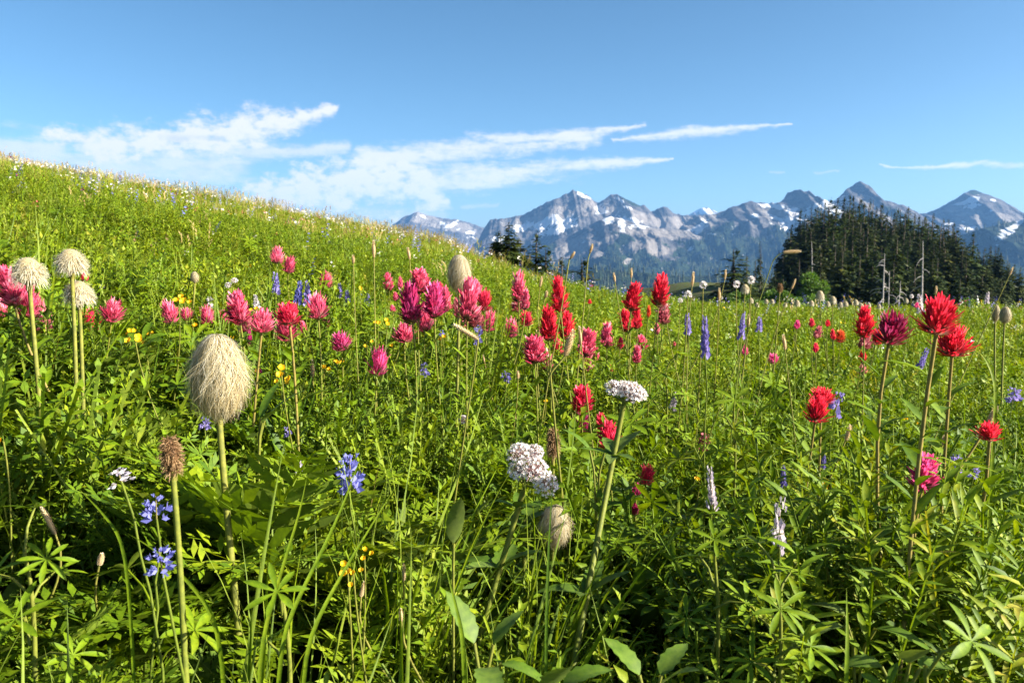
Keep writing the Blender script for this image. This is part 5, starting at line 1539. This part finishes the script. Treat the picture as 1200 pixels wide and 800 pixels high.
# ------------------------------------------------------------------ conifers
def fir_crown(seed, H=12., R=1.7, ragged=.2, nl=54, fat=1.):
    g = np.random.default_rng(seed); mb = MB()
    for i in range(nl):
        u = i / (nl - 1); z = H * (.05 + .94 * u)
        rad = R * 1.45 * (1 - u) ** .70 * (.82 + .3 * g.uniform()) * min(1, .55 + u * 4)
        nb = int(5 + 6 * (1 - u))
        for k in range(nb):
            if g.uniform() < ragged * .5: continue
            a = g.uniform(0, 2 * PI); L = rad * g.uniform(.55, 1.12)
            dr = -.55 + .75 * u + g.normal() * .12
            d = np.array([math.cos(a), math.sin(a), dr]); s = np.array([-math.sin(a), math.cos(a), 0])
            tn = .42 + g.normal() * .14
            m_ = 4 if L > .6 else 2
            for j in range(m_):
                f = (j + .35) / m_
                b = np.array([0, 0, z + g.normal() * .05]) + d * L * f * np.array([1, 1, .9 + .2 * f])
                for q in (-1, 0, 1):
                    if q and j == m_ - 1: continue
                    l2 = (L * (.34 if q else .42) * g.uniform(.8, 1.2) + .12) * fat
                    d2 = nrm(d + s * q * .95 + np.array([0, 0, -.25]) + g.normal(size=3) * .16)
                    kite(mb, b, d2, nrm(np.cross(d2, [0, 0, 1]) + g.normal(size=3) * .35), l2, l2 * .42, tn + .12 * (f - .5) + g.normal() * .06, None, -.25)
    for k in range(5): kite(mb, [0, 0, H * .93], nrm([g.normal() * .1, g.normal() * .1, 1]), [1, .2, 0], H * .045, .16, .5)
    return mb.mesh('crown', M['needles'])
CR = [fir_crown(100 + k, 12, (1.35, 1.6, 1.9, 1.5, 1.75, 1.2)[k], (.2, .3, .15, .45, .25, .5)[k]) for k in range(6)]
CB = [fir_crown(200 + k, 12, 2.0, 0., 40, 1.6) for k in range(3)]      # young bushy firs
def trunk_mesh(H=12.):
    mb = MB(); tube(mb, [[0, 0, -1.0], [0, 0, H * .3], [0, 0, H * .7], [0, 0, H * .985]], [.24, .17, .09, .015], 7); return mb.mesh('trunk', M['bark'])
TK = trunk_mesh()
def fir(px, top, depth, label, group, width=1.0, col=None, minh=1.6):
    y = depth; dr = ray(px, top); dr = dr / dr[1]
    x = dr[0] * y; ztop = EYE + dr[2] * y
    g0 = gnd(x, y); H = max(minh, ztop - g0)
    t = thing('fir_tree', (x, y, ztop - H), label, 'tree', group)
    cm = CR[rng.integers(0, 6)] if H > 5.5 else CB[rng.integers(0, 3)]
    k = H / 12; w = k ** .75 * width * rng.uniform(.85, 1.15); rz = rng.uniform(0, 6)
    for me, nm in ((cm, 'crown'), (TK, 'trunk')):
        o = link(nm, me, t); o.scale = (w, w, k); o.rotation_euler = (rng.normal() * .012, rng.normal() * .012, rz)
        b = rng.uniform(.8, 1.5); o.color = (b * rng.uniform(.9, 1.25), b, b * rng.uniform(.7, 1.0), 1) if col is None else (*col, 1)
    return t
SK = [(905, 322), (912, 300), (920, 285), (932, 268), (942, 262), (952, 258), (962, 252), (972, 246), (985, 241), (1000, 243), (1012, 247), (1022, 248), (1040, 254), (1058, 258), (1075, 262), (1090, 266), (1107, 268),
      (1118, 278), (1128, 284), (1140, 286), (1150, 298), (1163, 300), (1172, 306), (1182, 318), (1196, 326), (1205, 335)]
sx, sy = zip(*SK)
def row(x0, x1, step, depth, off, label, group, wj=1.0, jit=5):
    x = x0
    while x < x1:
        fir(x + rng.normal() * 1.2, np.interp(x, sx, sy) - 12 + off + rng.normal() * jit * 1.1, depth * rng.uniform(.96, 1.04), label, group, wj * 1.2)
        x += step * rng.uniform(.75, 1.25)
row(924, 1120, 6.5, 158, 0, 'tall fir forming the top skyline of the dense grove', 'firs along the grove skyline')
row(915, 1142, 7.5, 142, 11, 'fir close behind others in the upper part of the dense grove', 'upper firs of the grove', 1.05, 6)
row(910, 1165, 9, 126, 25, 'fir in the middle ranks of the dense grove', 'middle firs of the grove', 1.1, 8)
row(1120, 1202, 6.5, 128, 0, 'fir on the falling end of the grove beside the blue slope', 'firs at the falling end of the grove', 1.0, 4)
row(908, 1195, 13, 108, 44, 'fir in the front rank of the dense grove', 'front firs of the grove', 1.05, 9)
row(960, 1190, 22, 97, 60, 'low fir at the foot of the dense grove', 'lowest firs of the grove', 1.1, 8)
fir(862, 290, 92, 'broad dark fir standing alone before the blue mountains', 'lone firs beside the grove', 2.0)
fir(876, 298, 96, 'narrow fir touching the broad lone fir', 'lone firs beside the grove', 1.2)
fir(885, 302, 100, 'thin pale fir between the broad lone fir and the bare spire', 'lone firs beside the grove', 1.0)
fir(893, 280, 100, 'tall bare topped spire of a fir beside the grove', 'lone firs beside the grove', .5)
fir(903, 318, 104, 'short fir at the outer corner of the grove', 'lone firs beside the grove', .8)
fir(598, 260, 37, 'tallest dark fir peeking over the grassy hill', 'firs peeking over the hill', 1.0)
fir(586, 270, 37.6, 'shorter fir leaning against the tallest one over the hill', 'firs peeking over the hill', 1.35)
fir(608, 278, 37.5, 'small fir on the sunny side of the tallest one', 'firs peeking over the hill', 1.35)
fir(629, 270, 38, 'separate bushy fir down the hill line', 'firs peeking over the hill', 1.35)
fir(640, 289, 38, 'small fir beside the separate bushy one', 'firs peeking over the hill', 1.35)
fir(657, 300, 42, 'low dark fir behind the first nodding stalk', 'firs peeking over the hill', 1.35)
fir(684, 301, 44, 'low dark fir behind the taller nodding stalk', 'firs peeking over the hill', 1.35)

# dead silver trunks
def snag(px, top, bot, depth, label, branchy):
    dr = ray(px, top); dr = dr / dr[1]; x = dr[0] * depth; zt = EYE + dr[2] * depth
    g0 = gnd(x, depth); H = zt - g0
    t = thing('dead_tree', (x, depth, g0), label, 'dead tree', 'silver snags before the grove')
    mb = MB(); lean = rng.normal() * .02
    p = np.array([[lean * H * u * u, 0, H * u] for u in np.linspace(-.05, 1, 9)])
    tube(mb, p, np.linspace(.17, .03, 9) * (H / 11), 8); tk = mb.obj('trunk', M['snag'], t)
    for i in range(branchy):
        u = rng.uniform(.45, .95); a = rng.uniform(2.2, 4.2) if rng.uniform() < .7 else rng.uniform(-1, 1); L = H * .16 * (1.15 - u) * rng.uniform(.6, 1.5) + .3
        b = np.array([lean * H * u * u, 0, H * u]); d = sph(a, -.25 + rng.normal() * .2)
        m2 = MB(); tube(m2, bez(b, b + d * L * .4 + [0, 0, .1], b + d * L * .8, b + d * L - [0, 0, L * .3], 5), np.linspace(.055, .018, 5), 4); m2.obj('branch', M['snag'], tk)
snag(1037, 297, 370, 92, 'silver dead trunk with many drooping bare branches', 18)
snag(1043, 318, 370, 92.5, 'thin silver dead trunk touching the branchy one', 3)
snag(1054, 329, 368, 90, 'short silver dead trunk with a few bent branches', 9)
snag(1084, 282, 345, 93, 'tallest smooth silver dead trunk against the dark firs', 4)
snag(954, 283, 320, 120, 'pale dead trunk high among the upper firs', 2)

# deciduous shrubs, paler green
def shrub(px, top, depth, w, label):
    dr = ray(px, top); dr = dr / dr[1]; x = dr[0] * depth; zt = EYE + dr[2] * depth; g0 = gnd(x, depth); H = max(2.0, zt - g0)
    t = thing('shrub', (x, depth, zt - H), label, 'shrub', 'light green shrubs at the grove foot')
    mb = MB()
    Wd = w * depth / F * .5
    lobes = [(rng.uniform(-.7, .7) * Wd, rng.uniform(-.4, .4) * Wd, H * rng.uniform(.45, .86), Wd * rng.uniform(.35, .6)) for _ in range(9)]
    for lx, ly, lz, r in lobes:
        n = 260
        dd = rng.normal(size=(n, 3)); dd /= np.linalg.norm(dd, axis=1)[:, None]
        for q in dd:
            s = r * (.75 + .3 * rng.uniform())
            b = np.array([lx, ly, lz]) + q * s * np.array([1, 1, .75])
            if b[2] < .1: continue
            kite(mb, b, nrm(q + rng.normal(size=3) * .6), rv(), .34, .22, .45 + rng.normal() * .16)
    mb.obj('leaves', M['shrub'], t)
    m2 = MB()
    for i in range(6):
        lx, ly, lz, r = lobes[i]; tube(m2, bez(np.array([0, 0, -.3]), np.array([lx * .2, ly * .2, lz * .4]), np.array([lx * .8, ly * .8, lz * .7]), np.array([lx, ly, lz]), 5), np.linspace(.07, .02, 5), 4)
    m2.obj('branches', M['bark'], t)
shrub(955, 312, 92, 34, 'brightest light green shrub against the dark firs')
shrub(945, 325, 88, 40, 'broad green shrub in front of the brightest one')
shrub(918, 335, 85, 44, 'dull green shrub between the lone firs and the grove')
shrub(880, 338, 82, 40, 'low dull green shrub beneath the lone firs')
shrub(1003, 292, 130, 26, 'light green shrub high in a gap of the grove')
shrub(1140, 345, 86, 34, 'green shrub at the foot of the falling firs')
